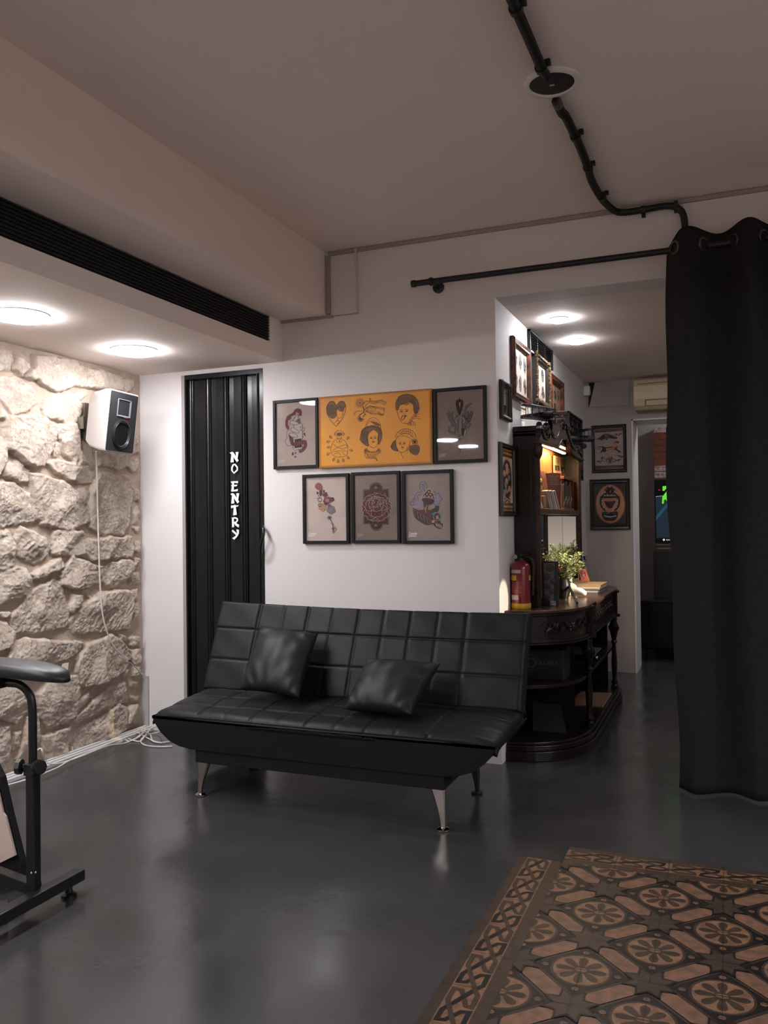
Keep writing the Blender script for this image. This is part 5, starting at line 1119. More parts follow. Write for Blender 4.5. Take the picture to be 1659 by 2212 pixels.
# leaning panel with black rim
PD = 2.42
E = [onY(a, b, PD) for a, b in ((-60, 1560), (0, 1680), (18, 1760), (45, 1868), (48, 1898), (42, 1915), (0, 1985), (-60, 2010))]
IN = [onY(a, b, PD-.012) for a, b in ((-60, 1600), (-8, 1692), (6, 1756), (12, 1764), (33, 1848), (-60, 1893))]
t = thing('leaning_board', (E[3].x, PD, 0), 'black rimmed board with beige inner sheet leaning at the left edge, behind the armrest post', 'board')
dz = min(p.z for p in E)
sh = lambda p: Vector((p.x, p.y, p.z))
E = [Vector((p.x, p.y, max(p.z, .004))) for p in E]
M = MB(); M.prism(E, Vector((0, .03, 0))); M.build('board_rim', mtl, t)
M = MB(); M.prism(IN, Vector((0, .008, 0))); M.build('board_sheet', mat('beige_sheet', (206, 184, 174), .7, .2, var=.05), t)
M = MB(); bb = [onZ(a, b, .05) for a, b in ((-40, 1950), (17, 1946), (17, 1962), (-40, 1976))]; M.prism([(p.x, p.y, .004) for p in bb], Vector((0, 0, .05)))
tag(M.build('floor_block', mtl), 'small black block on the floor behind the armrest base bar', 'block')

# ------------------------------------------------------------------ air conditioner, hatch and sensor on the far wall
t = thing('air_conditioner', (-.3, YF, 2.33), 'cream wall air conditioner above the far doorway, half hidden by the curtain', 'air conditioner')
M = MB(); ax0, ax1 = -.735, .16
pf = [(0, 2.335), (-.14, 2.330), (-.185, 2.36), (-.20, 2.42), (-.195, 2.53), (-.165, 2.585), (0, 2.59)]
M.prism([(ax0, YF+y, z) for y, z in pf], Vector((ax1-ax0, 0, 0))); M.build('casing', mat('ac_cream', (214, 190, 156), .35, .5), t, 0, .004)
M = MB(); M.bar((ax0+.10, YF-.203, 2.405), (ax1-.05, YF-.203, 2.405), .004, .006); M.bar((ax0+.10, YF-.18, 2.358), (ax1-.05, YF-.18, 2.358), .004, .006); M.bar((ax0+.03, YF-.19, 2.548), (ax1-.03, YF-.193, 2.56), .004, .004); M.bar((ax0+.10, YF-.185, 2.358), (ax0+.10, YF-.203, 2.405), .005, .005)
M.build('air_flap', mat('ac_line', (90, 74, 60), .5), t)
M = MB(); H_ = [onY(a, b, YF-.012) for a, b in ((1285, 826), (1359, 819), (1359, 876), (1273, 880))]; M.prism(H_, Vector((0, .011, 0)))
t = M.build('access_hatch', greyp); tag(t, 'grey access panel on the far wall under the ceiling, left of the air conditioner', 'panel')
H2 = [onY(a, b, YF-.0125) for a, b in ((1272, 827), (1285, 826), (1274, 874), (1359, 870), (1359, 876), (1271, 881))]
M = MB(); M.prism([H2[0], H2[1], H2[2], H2[5]], Vector((0, .004, 0))); M.build('hatch_gap', blackm, t)
S_ = onY(1262, 845, YF-.03); t = thing('motion_sensor', (XI+.03, YF-.03, S_.z), 'small white alarm sensor in the far corner under the ceiling', 'sensor')
M = MB(); M.box((XI+.0, YF-.06, S_.z-.045), (XI+.06, YF-.005, S_.z+.045)); M.build('housing', white, t, 0, .01)
M = MB(); M.box((XI+.06, YF-.05, S_.z-.03), (XI+.064, YF-.02, S_.z+.005)); M.build('lens', mat('lens_grey', (190, 184, 180), .3), t)

# ------------------------------------------------------------------ beyond the doorway
brick = [mat('brick_red', (126, 70, 58), .85, .2, var=.25, vscale=40, bump=.6, bscale=60), mat('brick_pale', (200, 186, 182), .85, .2, c2=(150, 120, 112), vscale=38, bump=.6, bscale=60), mat('brick_mortar', (168, 160, 158), .9)]
bx0, YBk = -.683, 9.0
M = MB(); M.box((bx0+.004, YBk+.012, 1.2), (.3, 9.26, 2.33), 2)
R = random.Random(11); z = 1.2; row = 0; pat = [0, 1, 0, 0, 1, 0, 1, 0, 0, 1, 1, 0, 0, 1]
while z < 2.30:
    x = bx0-(0 if row % 2 else .12)
    while x < .3:
        a = max(x, bx0); b_ = min(x+.245, .3)
        if b_-a > .03: M.box((a+.003, YBk-R.uniform(0, .006), z), (b_-.003, YBk+.02, min(z+.058, 2.33)), 1 if (pat[row % 14]+(1 if R.random() < .25 else 0)) % 2 else 0)
        x += .25
    z += .0665; row += 1
t = M.build('wall_brick_pier', brick); struct(t)
TV0 = onY(1413, 1036, 8.86); TV1 = onY(1413, 1173, 8.86)
t = thing('television', (0, 8.86, TV1.z), 'dark screen with green dripping letters, beyond the far doorway', 'television')
M = MB(); M.box((TV0.x, 8.86, TV1.z), (.42, 8.92, TV0.z)); M.build('tv_body', blackm, t, 0, .004)
A = Art((TV0.x+.012, 8.859, TV0.z-.012), (.42-.012-TV0.x-.012, 0, 0), (0, 0, -(TV0.z-TV1.z-.024)), (0, -1, 0), [(0, 0), (107, 0), (107, 64), (0, 64)])
SB, SN, SG, SW_ = emis('screen_navy', (36, 48, 58), .8), emis('screen_black', (22, 22, 24), .5), emis('screen_green', (116, 236, 62), .8), emis('screen_white', (225, 230, 232), .8); SBL = emis('screen_blue', (46, 78, 98), .8)
A.fill([0, 0, 107, 0, 107, 64, 0, 64], 0, 0); A.fill([0, 0, 107, 0, 107, 8, 0, 16.5], 1, 1); A.fill([0, 60, 107, 60, 107, 64, 0, 64], 1, 1)
A.fill([0, 37, 14, 20, 17, 20, 0, 42], 4, 1); A.line([(0, 16.6), (107, 8)], .3, 3, 2, sm=False)
ZL = [6.84, 6.0, 17.08, 5.0, 17.08, 8.0, 11.06, 15.5, 17.72, 15.0, 18.36, 19.5, 15.8, 19.8, 15.42, 22.0, 14.14, 19.5, 11.96, 19.8, 11.58, 21.5, 10.3, 21.4, 10.04, 20.0, 7.99, 20.2, 7.74, 23.8, 6.71, 24.6, 5.94, 23.6, 6.46, 17.0, 12.6, 8.4, 10.04, 8.8, 8.25, 11.0, 6.71, 10.6]
A.fill(ZL, 2, 3)
A.ring(24.5, 12, 4.2, 6.2, 3.0, 2, 3); A.fill([20.6, 16, 22, 17, 21.7, 22, 20.8, 22], 2, 3); 
A.disc(3.6, 9.8, 1.2, .9, 5, 3); A.disc(7.2, 61.9, 1.1, 1.1, 3, 3); A.text('BACK', 9.4, 62.7, 2.2, 3, 3)
A.build('screen', [SB, SN, SG, SW_, SBL, emis('screen_red', (140, 40, 60), .7)], t)
t = thing('shelf_unit', (-.2, 8.8, 0), 'dark low cabinet under the screen beyond the doorway', 'cabinet')
c0 = onY(1411, 1190, 8.75)
M = MB(); M.box((c0.x, 8.75, 0), (.6, 9.0, c0.z)); M.build('cabinet_body', mat('low_cabinet', (27, 28, 27), .5), t, 0, .004)
zt = c0.z; y_ = 8.78
for k, (h, dx, c) in enumerate(((.018, .0, (78, 50, 46)), (.012, .01, (150, 128, 112)), (.022, .004, (54, 46, 44)), (.010, -.004, (120, 96, 84)))):
    M = MB(); M.box((c0.x+.03+dx, y_, zt+.001), (c0.x+.42+dx, y_+.16, zt+h)); M.build('magazine', mat('magazine_%d' % k, c, .6), None, 0, .001)
    ob = [q for q in bpy.data.objects if q.name.startswith('magazine') and 'label' not in q][0]
    tag(ob, ('maroon book lowest in the stack under the screen', 'pale tan book second from the bottom under the screen', 'dark grey book third in the stack under the screen', 'light brown book topmost in the stack under the screen')[k], 'book', 'books stacked under the screen'); ob.name = 'book'
    zt += h
t = thing('upholstered_chair', (-.8, 8.45, 0), 'black high-backed seat standing in shadow inside the far doorway', 'chair')
s0 = onY(1379, 1297, 8.5)
M = MB(); M.prism([(s0.x, 8.5, .12), (s0.x+.02, 8.5, .35), (s0.x+.01, 8.5, s0.z-.02), (s0.x+.03, 8.5, s0.z), (.35, 8.5, s0.z+.03), (.38, 8.5, .12)], Vector((0, .10, 0))); M.build('backrest', leather, t, 0, .01)
M = MB(); M.box((s0.x+.02, 8.52, .10), (.36, 8.72, .40)); M.build('seat', leather, t, 0, .01)
for lx in (s0.x+.05, .32):
    for ly in (8.54, 8.69): M = MB(); M.tube([(lx, ly, 0), (lx, ly, .11)], .012); M.build('leg', black, t)
# ------------------------------------------------------------------ carved buffet and mirrored hutch
ZT = .85; FX, FY0, FY1, NY, FYE = -.785, 5.20, 6.43, 4.70, 6.93
def foot(o=0., n=14, inner=0.):
    P = [(XI+.004, NY-o)]
    a_, b_ = FX+o-(XI+.004), FY0-NY+o*1.0
    for k in range(1, n+1):
        a = PI/2*k/n; P.append((XI+.004+a_*math.sin(a)**.9, FY0-(b_)*math.cos(a)**.9 if k < n else FY0))
    for k in range(0, n):
        a = PI/2*(1-k/n); P.append((XI+.004+a_*math.sin(a)**.9, FY1+(FYE-FY1+o)*(math.cos(a)**.9 if k else 0)))
    P.append((XI+.004, FYE+o)); return P
def slabz(M, o, z0, z1, mi=0): M.prism([(x, y, z0) for x, y in foot(o)], Vector((0, 0, z1-z0)), mi)
t = buf = thing('buffet_cabinet', (-1.0, 5.8, 0), 'dark carved antique corner-rounded buffet against the back room wall', 'cabinet')
M = MB(); slabz(M, .012, ZT-.018, ZT); M.build('top_board', woodtop, t, 0, .004)
M = MB(); slabz(M, .0, ZT-.035, ZT-.018); slabz(M, .006, ZT-.030, ZT-.022); slabz(M, -.012, ZT-.175, ZT-.035); slabz(M, .004, ZT-.187, ZT-.172); slabz(M, .016, ZT-.197, ZT-.187)
M.build('frieze', wood, t, 0, .003)
M = MB(); M.box((FX-.016, FY0+.05, ZT-.160), (FX-.004, FY1-.05, ZT-.05)); M.build('drawer', wood, t, 0, .003)
# carved scrolls on drawer and rounded end
def surf(s, z):      # s runs along the front outline starting at the near wall end
    P = foot(-.010, 20); L = 0
    for a, b in zip(P[:-1], P[1:]):
        d = math.hypot(b[0]-a[0], b[1]-a[1])
        if L+d >= s: q = (s-L)/d; nx_, ny_ = (b[1]-a[1])/d, -(b[0]-a[0])/d; return Vector((a[0]+(b[0]-a[0])*q+nx_*.008, a[1]+(b[1]-a[1])*q+ny_*.008, z))
        L += d
    return Vector((P[-1][0], P[-1][1], z))
def scroll(M, s0, z0, r, sg, tr, r_=.0035):
    pts = [surf(s0+sg*r*(1-q)*math.cos(q*tr), z0+r*.9*(1-q)*math.sin(q*tr)) for q in [k/16 for k in range(16)]]
    M.tube(pts, [r_*(1.1-.5*k/16) for k in range(16)], n=6)
def leaf(M, s0, z0, a, L, W, th=.005):
    P = [surf(s0+math.cos(a)*u*L-math.sin(a)*v*W, z0+math.sin(a)*u*L+math.cos(a)*v*W) for u, v in ((0, 0), (.3, .5), (.7, .4), (1, 0), (.7, -.4), (.3, -.5))]
    c = surf(s0+math.cos(a)*.5*L, z0+math.sin(a)*.5*L); o = c+Vector((th, -th*.6, 0))
    M.add(P+[o], [(i, (i+1) % 6, 6) for i in range(6)])
zc_ = ZT-.105
for s0 in (.42, 1.35):
    M = MB()
    w_ = .16 if s0 < 1 else .42
    for sg in (-1, 1):
        k = 0; s_ = .02
        while s_ < w_:
            scroll(M, s0+sg*(s_+.03), zc_+(.012 if k % 2 else -.012), .028, sg, 7.5); leaf(M, s0+sg*s_, zc_, (0 if sg > 0 else PI)+(.6 if k % 2 else -.6), .05, .03); s_ += .045; k += 1
    for k in range(8): leaf(M, s0, zc_, k*PI/4, .032, .02, .008)
    M.ball(surf(s0, zc_), .012, n=10)
    M.build('carving', wood, t, 1)
# corner blocks and turned columns
for yy in (FY0, FY1):
    M = MB()
    M.box((FX-.03, yy-.022, ZT-.20), (FX+.016, yy+.022, ZT-.003)); M.box((FX-.035, yy-.028, ZT-.028), (FX+.030, yy+.028, ZT-.008)); M.box((FX-.035, yy-.028, ZT-.205), (FX+.034, yy+.028, ZT-.185))
    M.build('corner_block', wood, t, 0, .003)
    M = MB(); prof = [(.026, .10), (.026, .13), (.018, .14), (.026, .155), (.014, .18), (.018, .22), (.022, .30), (.016, .40), (.013, .44), (.024, .455), (.016, .47), (.022, .50), (.032, .545), (.034, .575), (.022, .61), (.026, .625), (.020, .645)]
    M.lathe((FX-.012, yy, 0), prof, n=20)
    for k in range(10): a = k*2*PI/10; M.ball((FX-.012+.03*math.cos(a), yy+.03*math.sin(a), .56), .010, n=6, sc=(1, 1, 2.2))
    M.build('turned_column', wood, t, 1)
M = MB(); slabz(M, .035, 0, .055); slabz(M, .022, .055, .075); slabz(M, .03, .075, .088); slabz(M, .012, .088, .105)
M.build('plinth', wood, t, 0, .004)
M = MB(); M.prism([(x, y, .40) for x, y in foot(-.02)], Vector((0, 0, .022))); M.build('middle_shelf', wood, t, 0, .003)
M = MB(); M.box((XI+.002, NY+.03, .10), (XI+.014, FYE-.03, ZT-.19)); M.box((XI+.01, FY0-.012, .105), (FX-.10, FY0+.008, ZT-.19)); M.box((XI+.01, FY1-.008, .105), (FX-.06, FY1+.012, ZT-.19))
M.build('back_panel', mat('cabinet_inside', (30, 23, 21), .7, .2), t)
# hutch
HY0, HY1, HX, HZ = 4.955, 6.50, -1.040, 1.870
t = hutch = thing('hutch', (-1.12, 5.7, ZT), 'dark carved hutch with mirror back and arched crest standing on the buffet', 'cabinet')
wst = mat('stile_wood', (78, 48, 36), .4, .4, c2=(52, 34, 28), vscale=30)
M = MB(); M.box((XI+.003, HY0, ZT), (HX-.012, HY0+.022, HZ+.06)); M.box((XI+.03, HY0-.004, ZT+.08), (HX-.04, HY0, HZ-.04)); M.build('side_panel', wood, t, 0, .003)
M = MB(); M.box((XI+.003, HY1-.022, ZT), (HX-.012, HY1, HZ+.0)); M.build('side_panel', wood, t, 0, .003)
for a, b in ((HY0-.004, HY0+.018), (HY1-.07, HY1+.004)):
    M = MB(); M.box((HX-.014, a, ZT), (HX+.004, b, HZ)); M.tube([(HX+.006, (a+b)/2, ZT+.05), (HX+.006, (a+b)/2, HZ-.12)], .008); M.lathe((HX+.004, (a+b)/2, HZ-.14), [(.010, 0), (.024, .03), (.028, .07), (.018, .11), (.022, .14)], n=14); M.build('stile', wst, t, 1)
M = MB(); M.box((XI+.003, HY0, HZ), (HX+.020, HY1+.01, HZ+.022)); M.box((XI+.003, HY0-.01, HZ+.03), (HX+.01, HY0+.16, HZ+.062)); M.box((XI+.003, HY0, HZ+.020), (HX, HY1, HZ+.034)); M.build('cornice', wood, t, 0, .004)
M = MB(); M.box((XI+.012, HY0+.022, 1.407), (HX+.002, HY1-.022, 1.440)); M.build('shelf_board', mat('shelf_wood', (104, 66, 50), .35, .5, c2=(78, 50, 40), vscale=18), t, 0, .003)
M = MB(); M.box((XI+.003, HY0+.02, ZT+.005), (XI+.012, HY1-.02, HZ)); M.build('back_board', wood, t)
M = MB(); M.box((XI+.0125, HY0+.03, ZT+.02), (XI+.015, HY1-.03, 1.400)); M.box((XI+.0125, HY0+.03, 1.445), (XI+.015, HY1-.03, 1.66)); M.build('mirror_back', mirror, t)
M = MB(); M.box((XI+.016, HY1-.026, ZT+.02), (HX-.016, HY1-.0225, 1.400)); M.box((XI+.016, HY1-.026, 1.445), (HX-.016, HY1-.0225, 1.66)); M.build('mirror_side', mirror, t)
M = MB(); M.box((XI+.0125, HY0+.03, 1.70), (XI+.024, HY1-.03, HZ)); M.box((XI+.0125, HY0+.03, 1.655), (XI+.034, HY1-.03, 1.70)); M.build('inner_valance', mat('honey_wood', (188, 120, 62), .45, .4, c2=(160, 96, 48), vscale=16), t, 0, .003)
z3 = lambda x, y: onX(1100+x/9.217, 860+y/9.217, HX+.004)
out = [(505, 905), (515, 850), (535, 720), (525, 600), (545, 560), (600, 548), (660, 560), (720, 600), (745, 660), (760, 560), (770, 470), (800, 400), (860, 372), (930, 350), (960, 345), (1010, 352), (1060, 372), (1095, 430), (1112, 520), (1110, 620), (1135, 740), (1165, 860), (1205, 970), (1245, 990), (1280, 930), (1310, 950), (1350, 1030), (1385, 1130), (1400, 1215), (1400, 1262),
       (1310, 1215), (1220, 1160), (1150, 1085), (1105, 980), (1065, 880), (1020, 828), (970, 822), (935, 865), (905, 930), (865, 985), (830, 985), (720, 950), (600, 915)]
M = MB(); M.prism([z3(a, b) for a, b in out], Vector((.030, 0, 0))); M.build('crest', wood, t, 0, .003)
M = MB()
def ctube(pts, r, off=.034): M.tube([p+Vector((off, 0, 0)) for p in smooth_path([z3(a, b) for a, b in pts], 5)], r, n=7)
ctube([(510, 885), (600, 905), (720, 940), (835, 972), (870, 970), (915, 905), (950, 840), (1000, 815), (1045, 838), (1080, 905), (1120, 1000), (1170, 1095), (1240, 1160), (1330, 1205), (1395, 1240)], .0065)
ctube([(520, 865), (600, 885), (720, 920), (830, 950)], .004)
ctube([(735, 690), (760, 760), (800, 800), (850, 780), (885, 700), (905, 600), (935, 520), (975, 505), (1005, 550), (1000, 620), (975, 600)], .0060)
ctube([(545, 600), (560, 700), (590, 790), (640, 830), (690, 800), (700, 730), (665, 700), (640, 740)], .0065); ctube([(610, 610), (625, 680), (660, 660), (680, 600)], .005)
ctube([(1050, 560), (1060, 660), (1090, 760), (1130, 880), (1170, 980), (1230, 1040), (1270, 1020)], .0065); ctube([(1300, 960), (1290, 1040), (1330, 1100), (1360, 1170)], .006); ctube([(1040, 640), (1055, 600), (1080, 640), (1070, 700)], .005)
ctube([(760, 480), (800, 455), (860, 440), (930, 430)], .010); ctube([(890, 300), (980, 290), (1050, 285), (1085, 310), (1090, 360)], .010, .02); ctube([(900, 345), (980, 325), (1040, 325), (1065, 360)], .010, .02)
R = random.Random(2)
for k in range(26): q = R.random(); M.ball(z3(950+q*170+R.uniform(-14, 14), 380+q*260+R.uniform(-20, 20))+Vector((.034, 0, 0)), R.uniform(.006, .013), n=6)
for k in range(14): M.ball(z3(560+R.uniform(0, 130), 560+R.uniform(0, 80))+Vector((.034, 0, 0)), R.uniform(.005, .012), n=6)
for k in range(14): M.ball(z3(1280+R.uniform(-10, 90), 960+R.uniform(0, 180))+Vector((.034, 0, 0)), R.uniform(.004, .009), n=6)
M.lathe(z3(780, 478)+Vector((.03, 0, 0)), [(.016, 0), (.016, .02), (.010, .024), (.0001, .02)], n=16, axis=(1, 0, 0))
M.build('crest_carving', mat('dark_carved_relief', (62, 46, 42), .3, .5), t, 1)
M = MB(); M.prism([z3(a, b)+Vector((.031, 0, 0)) for a, b in ((745, 660), (765, 520), (905, 500), (890, 640), (850, 760), (800, 785))], Vector((.004, 0, 0))); M.build('crest_cartouche', mat('cartouche_wood', (84, 70, 64), .35, .5), t)
# light strip
t = thing('light_strip', (HX-.03, 5.5, HZ-.03), 'glowing white light strip under the hutch top', 'lamp')
M = MB(); M.box((HX-.055, 5.05, HZ-.016), (HX-.030, 6.10, HZ-.002)); M.build('strip_body', white, t)
M = MB(); M.box((HX-.052, 5.07, HZ-.024), (HX-.033, 6.08, HZ-.0165)); M.build('strip_diffuser', emis('strip_glow', (255, 214, 160), 110.0), t)

# ---- things on the hutch shelf: z4 = detail of the shelf at scale 13.825
z4 = lambda x, y, X: onX(1140+x/13.825, 970+y/13.825, X)
def slabx(pts, X, th, m, name, label, cat, group=None, extra=None, floor_z=None):
    P = [z4(a, b, X) for a, b in pts]
    if floor_z is not None:
        lo = min(p.z for p in P); P = [Vector((p.x, p.y, p.z+floor_z-lo)) for p in P]
    c = sum(P, Vector())/len(P)
    t = thing(name, (X, c.y, min(p.z for p in P)), label, cat, group); M = MB(); M.prism(P, Vector((-th, 0, 0))); M.build(extra or 'cover', m, t, 0, .001); return t, P
Zs = 1.4402
PKB = mat('book_dusty_pink', (164, 118, 102), .6, .3, c2=(128, 88, 78), vscale=30)
t, P = slabx([(345, 530), (560, 575), (640, 1130), (660, 1700), (560, 1700), (430, 700)], -1.118, .012, PKB, 'book', 'dusty pink tall book leaning in the hutch, right one of the pair', 'book', 'pink books in the hutch', floor_z=Zs)
t, P = slabx([(330, 540), (400, 545), (470, 1200), (500, 1690), (330, 1690), (310, 900)], -1.100, .012, PKB, 'book', 'dusty pink tall book leaning in the hutch, left one of the pair', 'book', 'pink books in the hutch', floor_z=Zs)
MRB = mat('book_maroon', (92, 42, 42), .45, .4)
t, P = slabx([(575, 655), (700, 640), (1000, 660), (1000, 1735), (690, 1735), (640, 1090)], -1.088, .010, MRB, 'book', 'large maroon book with pale gold title lines standing upright in the hutch', 'book', floor_z=Zs)
q = P; M = MB(); M.prism([z4(1002, 665, -1.083), z4(1075, 690, -1.083), z4(1075, 1745, -1.083), z4(1002, 1735, -1.083)], Vector((-.03, 0, 0))); M.build('spine', mat('book_maroon_spine', (116, 62, 56), .45, .4), t)
class PixX(Art):
    def __init__(s, X): MB.__init__(s); s.X = X; s.q = None; s.l = 1
    def P(s, u, v, l): return z4(u, v, s.X+l*.0004)
A = PixX(-1.0875)
for txt, x, y, sz in (('NATURALLY SERVED', 640, 820, 44), ('RESIDENTIA', 690, 872, 44), ('CUSTOM MEAN', 655, 940, 50), ('QUALITY TIME', 675, 1005, 44)): A.text(txt, x, y, sz, 0, 1, .72)
A.line([(640, 1055), (940, 1052)], 9, 0, 1, sm=False); A.build('title_lettering', mat('title_gold', (226, 190, 160), .5), t)
BRO = mat('brochure_cream', (214, 178, 130), .55, .3)
for k, (x0_, x1_, lab) in enumerate(((770, 950, 'cream brochure with dark photo propped behind the maroon book, left one'), (955, 1145, 'cream brochure with dark photo propped behind the maroon book, right one'))):
    X = -1.150+k*.002; yo = 0 if k == 0 else 50
    t, P = slabx([(x0_, 185+yo), (x1_, 235+yo), (x1_+20, 1500), (x0_+40, 1500)], X, .006, BRO, 'brochure', lab, 'brochure', 'brochures in the hutch', floor_z=None)
    A = PixX(X)
    for j in range(5): A.line([(x0_+45+j*25, 250+yo+j*6), (x0_+50+j*25, 410+yo+j*6)], 8, 0, 2, sm=False)
    A.fill([x0_+35, 470+yo, x1_-5, 510+yo, x1_+5, 640+yo, x0_+42, 640+yo], 0, 1); A.fill([x0_+110, 540+yo, x0_+128, 545+yo, x0_+140, 640+yo, x0_+115, 640+yo], 1, 2)
    A.build('print', [mat('print_dark', (70, 66, 64), .5), mat('print_light', (220, 210, 200), .5)], t)
cards = [(200, 194, 188), (150, 138, 126), (222, 214, 206), (110, 98, 88), (206, 190, 176), (170, 150, 134), (232, 226, 220), (124, 108, 98), (214, 204, 194)]
for k, c in enumerate(cards):
    x = 560+k*30; y0_ = 1150-(k % 3)*12
    t, P = slabx([(x, y0_), (x+22, y0_-6), (x+150+k*2, 1690), (x+120+k*2, 1690)], -1.062+.001*(k % 2), .035, mat('card_%d' % k, c, .55), 'postcard_pad',
                 ('pale grey card pad leaning at the left end of the row in the hutch' if k == 0 else 'white card pad leaning at the right end of the row in the hutch' if k == 8 else 'thin card pad leaning within the row in front of the maroon book'), 'card', 'card pads leaning in the hutch' , floor_z=Zs)
t, P = slabx([(265, 1350), (350, 1350), (475, 1690), (390, 1700)], -1.056, .02, mat('booklet_white', (226, 218, 214), .5), 'booklet', 'white booklet leaning at the left end of the hutch shelf', 'booklet', floor_z=Zs)
t, P = slabx([(455, 1330), (550, 1320), (545, 1710), (500, 1700)], -1.062, .03, mat('box_tan', (176, 136, 98), .6), 'card_box', 'tan upright card box between white booklet and leaning cards', 'box', floor_z=Zs)
c0 = z4(365, 985, -1.07); t = thing('brass_ornament', (c0.x, c0.y, Zs), 'pale brass flower ornament on a stem in the hutch', 'ornament')
M = MB(); M.tube([(c0.x, c0.y, Zs), (c0.x, c0.y, c0.z-.01)], .005); M.build('stem', mat('brass_pale', (226, 196, 120), .3, .5, .6), t)
M = MB(); M.ball(c0, .024, sc=(.8, 1, 1)); M.ball(c0+Vector((0, -.05, -.005)), .014)
M.bar(c0+Vector((0, -.05, -.005)), c0, .012, .012); M.build('flower_head', MATS['brass_pale'], t, 1)
# little book rack at the far end
c0 = z4(1085, 770, -1.06); c1 = z4(1370, 770, -1.06)
t = thing('book_rack', (-1.1, (c0.y+c1.y)/2, Zs), 'small reddish wooden rack at the far end of the hutch shelf', 'shelf')
ry0, ry1, rz = c0.y, min(c1.y, HY1-.09), c0.z-.008
M = MB(); M.box((XI+.02, ry0, rz-.02), (-1.06, ry1, rz)); M.build('rack_top', woodw, t, 0, .002)
M = MB(); M.box((XI+.02, ry0, Zs), (-1.06, ry1, Zs+.015)); M.build('rack_base', woodw, t, 0, .002)
M = MB(); M.box((XI+.02, ry1-.012, Zs+.015), (-1.062, ry1, rz-.02)); M.build('rack_side', woodw, t)
cols = [(40, 34, 32), (70, 34, 32), (30, 30, 32), (126, 96, 74), (34, 28, 28), (60, 46, 40), (28, 28, 30), (150, 66, 48)]
yy = ry0+.01; k = 0
while yy < ry1-.05 and k < 14:
    wdt = .026+.012*((k*7) % 3); hh = (rz-Zs-.04)*(.82+.05*((k*5) % 4)); c = cols[k % 8]
    t = thing('book', (-1.1, yy, Zs+.0155), 'slim dark book standing in the small rack in the hutch', 'book', 'books in the small rack')
    M = MB(); M.box((XI+.03, yy, Zs+.0155), (-1.066, yy+wdt-.002, Zs+.0155+hh)); M.build('cover', mat('rack_book_%d' % (k % 8), c, .5), t, 0, .001)
    M = MB(); M.box((-1.0655, yy+.004, Zs+.03+.02*(k % 3)), (-1.0645, yy+wdt-.006, Zs+.06+.02*(k % 3))); M.build('spine_label', mat('spine_label', (176, 150, 124), .5), t)
    yy += wdt; k += 1

# ---- toy biplanes
def biplane(loc, yaw, sc_, label, pitch=0.):
    t = thing('toy_biplane', loc, label, 'model plane', None); m_ = mat('biplane_metal', (44, 40, 40), .38, .5, .3)
    RT = Matrix.Translation(loc) @ Matrix.Rotation(yaw, 4, 'Z') @ Matrix.Rotation(pitch, 4, 'Y') @ Matrix.Scale(sc_, 4)
    def B(): M = MB(); M.T = RT; return M
    M = B(); M.tube([(-.55, 0, .30), (-.30, 0, .29), (0, 0, .27), (.28, 0, .27), (.40, 0, .27)], [.025, .055, .08, .085, .075], n=14); M.build('fuselage', m_, t, 1)
    for z, nm, L in ((.45, 'upper_wing', .62), (.20, 'lower_wing', .55)):
        M = B(); n = 12; pf = [(.16, 0), (.15, .012), (.08, .024), (-.04, .016), (-.10, 0)]
        vs = []
        for i in range(n+1):
            y = -L+2*L*i/n; k = min(1, (1-abs(y)/L)*6+.45); vs += [(.03+x*k, y, z+h) for x, h in pf]+[(.03-.10*k+.06, y, z-.006), (.03+.12*k, y, z-.006)]
        M.add(vs, [(i*7+a, i*7+(a+1) % 7, (i+1)*7+(a+1) % 7, (i+1)*7+a) for i in range(n) for a in range(7)]+[tuple(range(7)), tuple(n*7+a for a in range(7))]); M.build(nm, m_, t)
    M = B()
    for y in (-.42, -.15, .15, .42):
        for x in (-.02, .13): M.tube([(x, y, .20), (x, y, .45)], .008, n=6)
    for s_ in (-1, 1): M.tube([(.05, s_*.16, .21), (.05, s_*.41, .45)], .004, n=5); M.tube([(.05, s_*.41, .21), (.05, s_*.16, .45)], .004, n=5)
    M.build('wing_struts', m_, t)
    M = B(); M.box((-.58, -.19, .31), (-.46, .19, .32)); M.prism([(-.60, -.006, .30), (-.45, -.006, .30), (-.52, -.006, .46), (-.60, -.006, .44)], Vector((0, .012, 0))) if 0 else M.add([(-.60, -.006, .30), (-.45, -.006, .30), (-.52, -.006, .46), (-.60, -.006, .44), (-.60, .006, .30), (-.45, .006, .30), (-.52, .006, .46), (-.60, .006, .44)], [(0, 1, 2, 3), (7, 6, 5, 4), (0, 4, 5, 1), (1, 5, 6, 2), (2, 6, 7, 3), (3, 7, 4, 0)])
    M.build('tail', m_, t)
    M = B(); M.tube([(.12, -.12, .07), (.12, .12, .07)], .008, n=6)
    for s_ in (-1, 1): M.tube([(.20, s_*.05, .22), (.12, s_*.12, .07)], .008, n=6)
    M.tube([(-.50, 0, .28), (-.52, 0, .01)], .010, n=6); M.build('landing_struts', m_, t)
    for s_ in (-1, 1):
        M = B(); M.lathe((.12, s_*.12, .07), [(.03, 0), (.068, .003), (.07, .015), (.068, .027), (.03, .03), (.0001, .03)], n=18, axis=(0, s_, 0)); M.build('wheel', m_, t, 1)
    M = B(); M.box((.425, -.02, .04), (.437, .02, .50)); M.lathe((.40, 0, .27), [(.03, 0), (.02, .05), (.0001, .06)], n=12, axis=(1, 0, 0)); M.build('propeller', m_, t)
    return t
biplane((-1.075, 5.14, HZ+.0625), math.radians(-20), .29, 'dark metal toy biplane on top of the hutch, near left end', .0)
biplane((-1.035, 6.40, HZ+.033), math.radians(28), .30, 'dark metal toy biplane on top of the hutch, far end by the louvres')

# ---- things on the buffet top
ZB_ = ZT+.0005
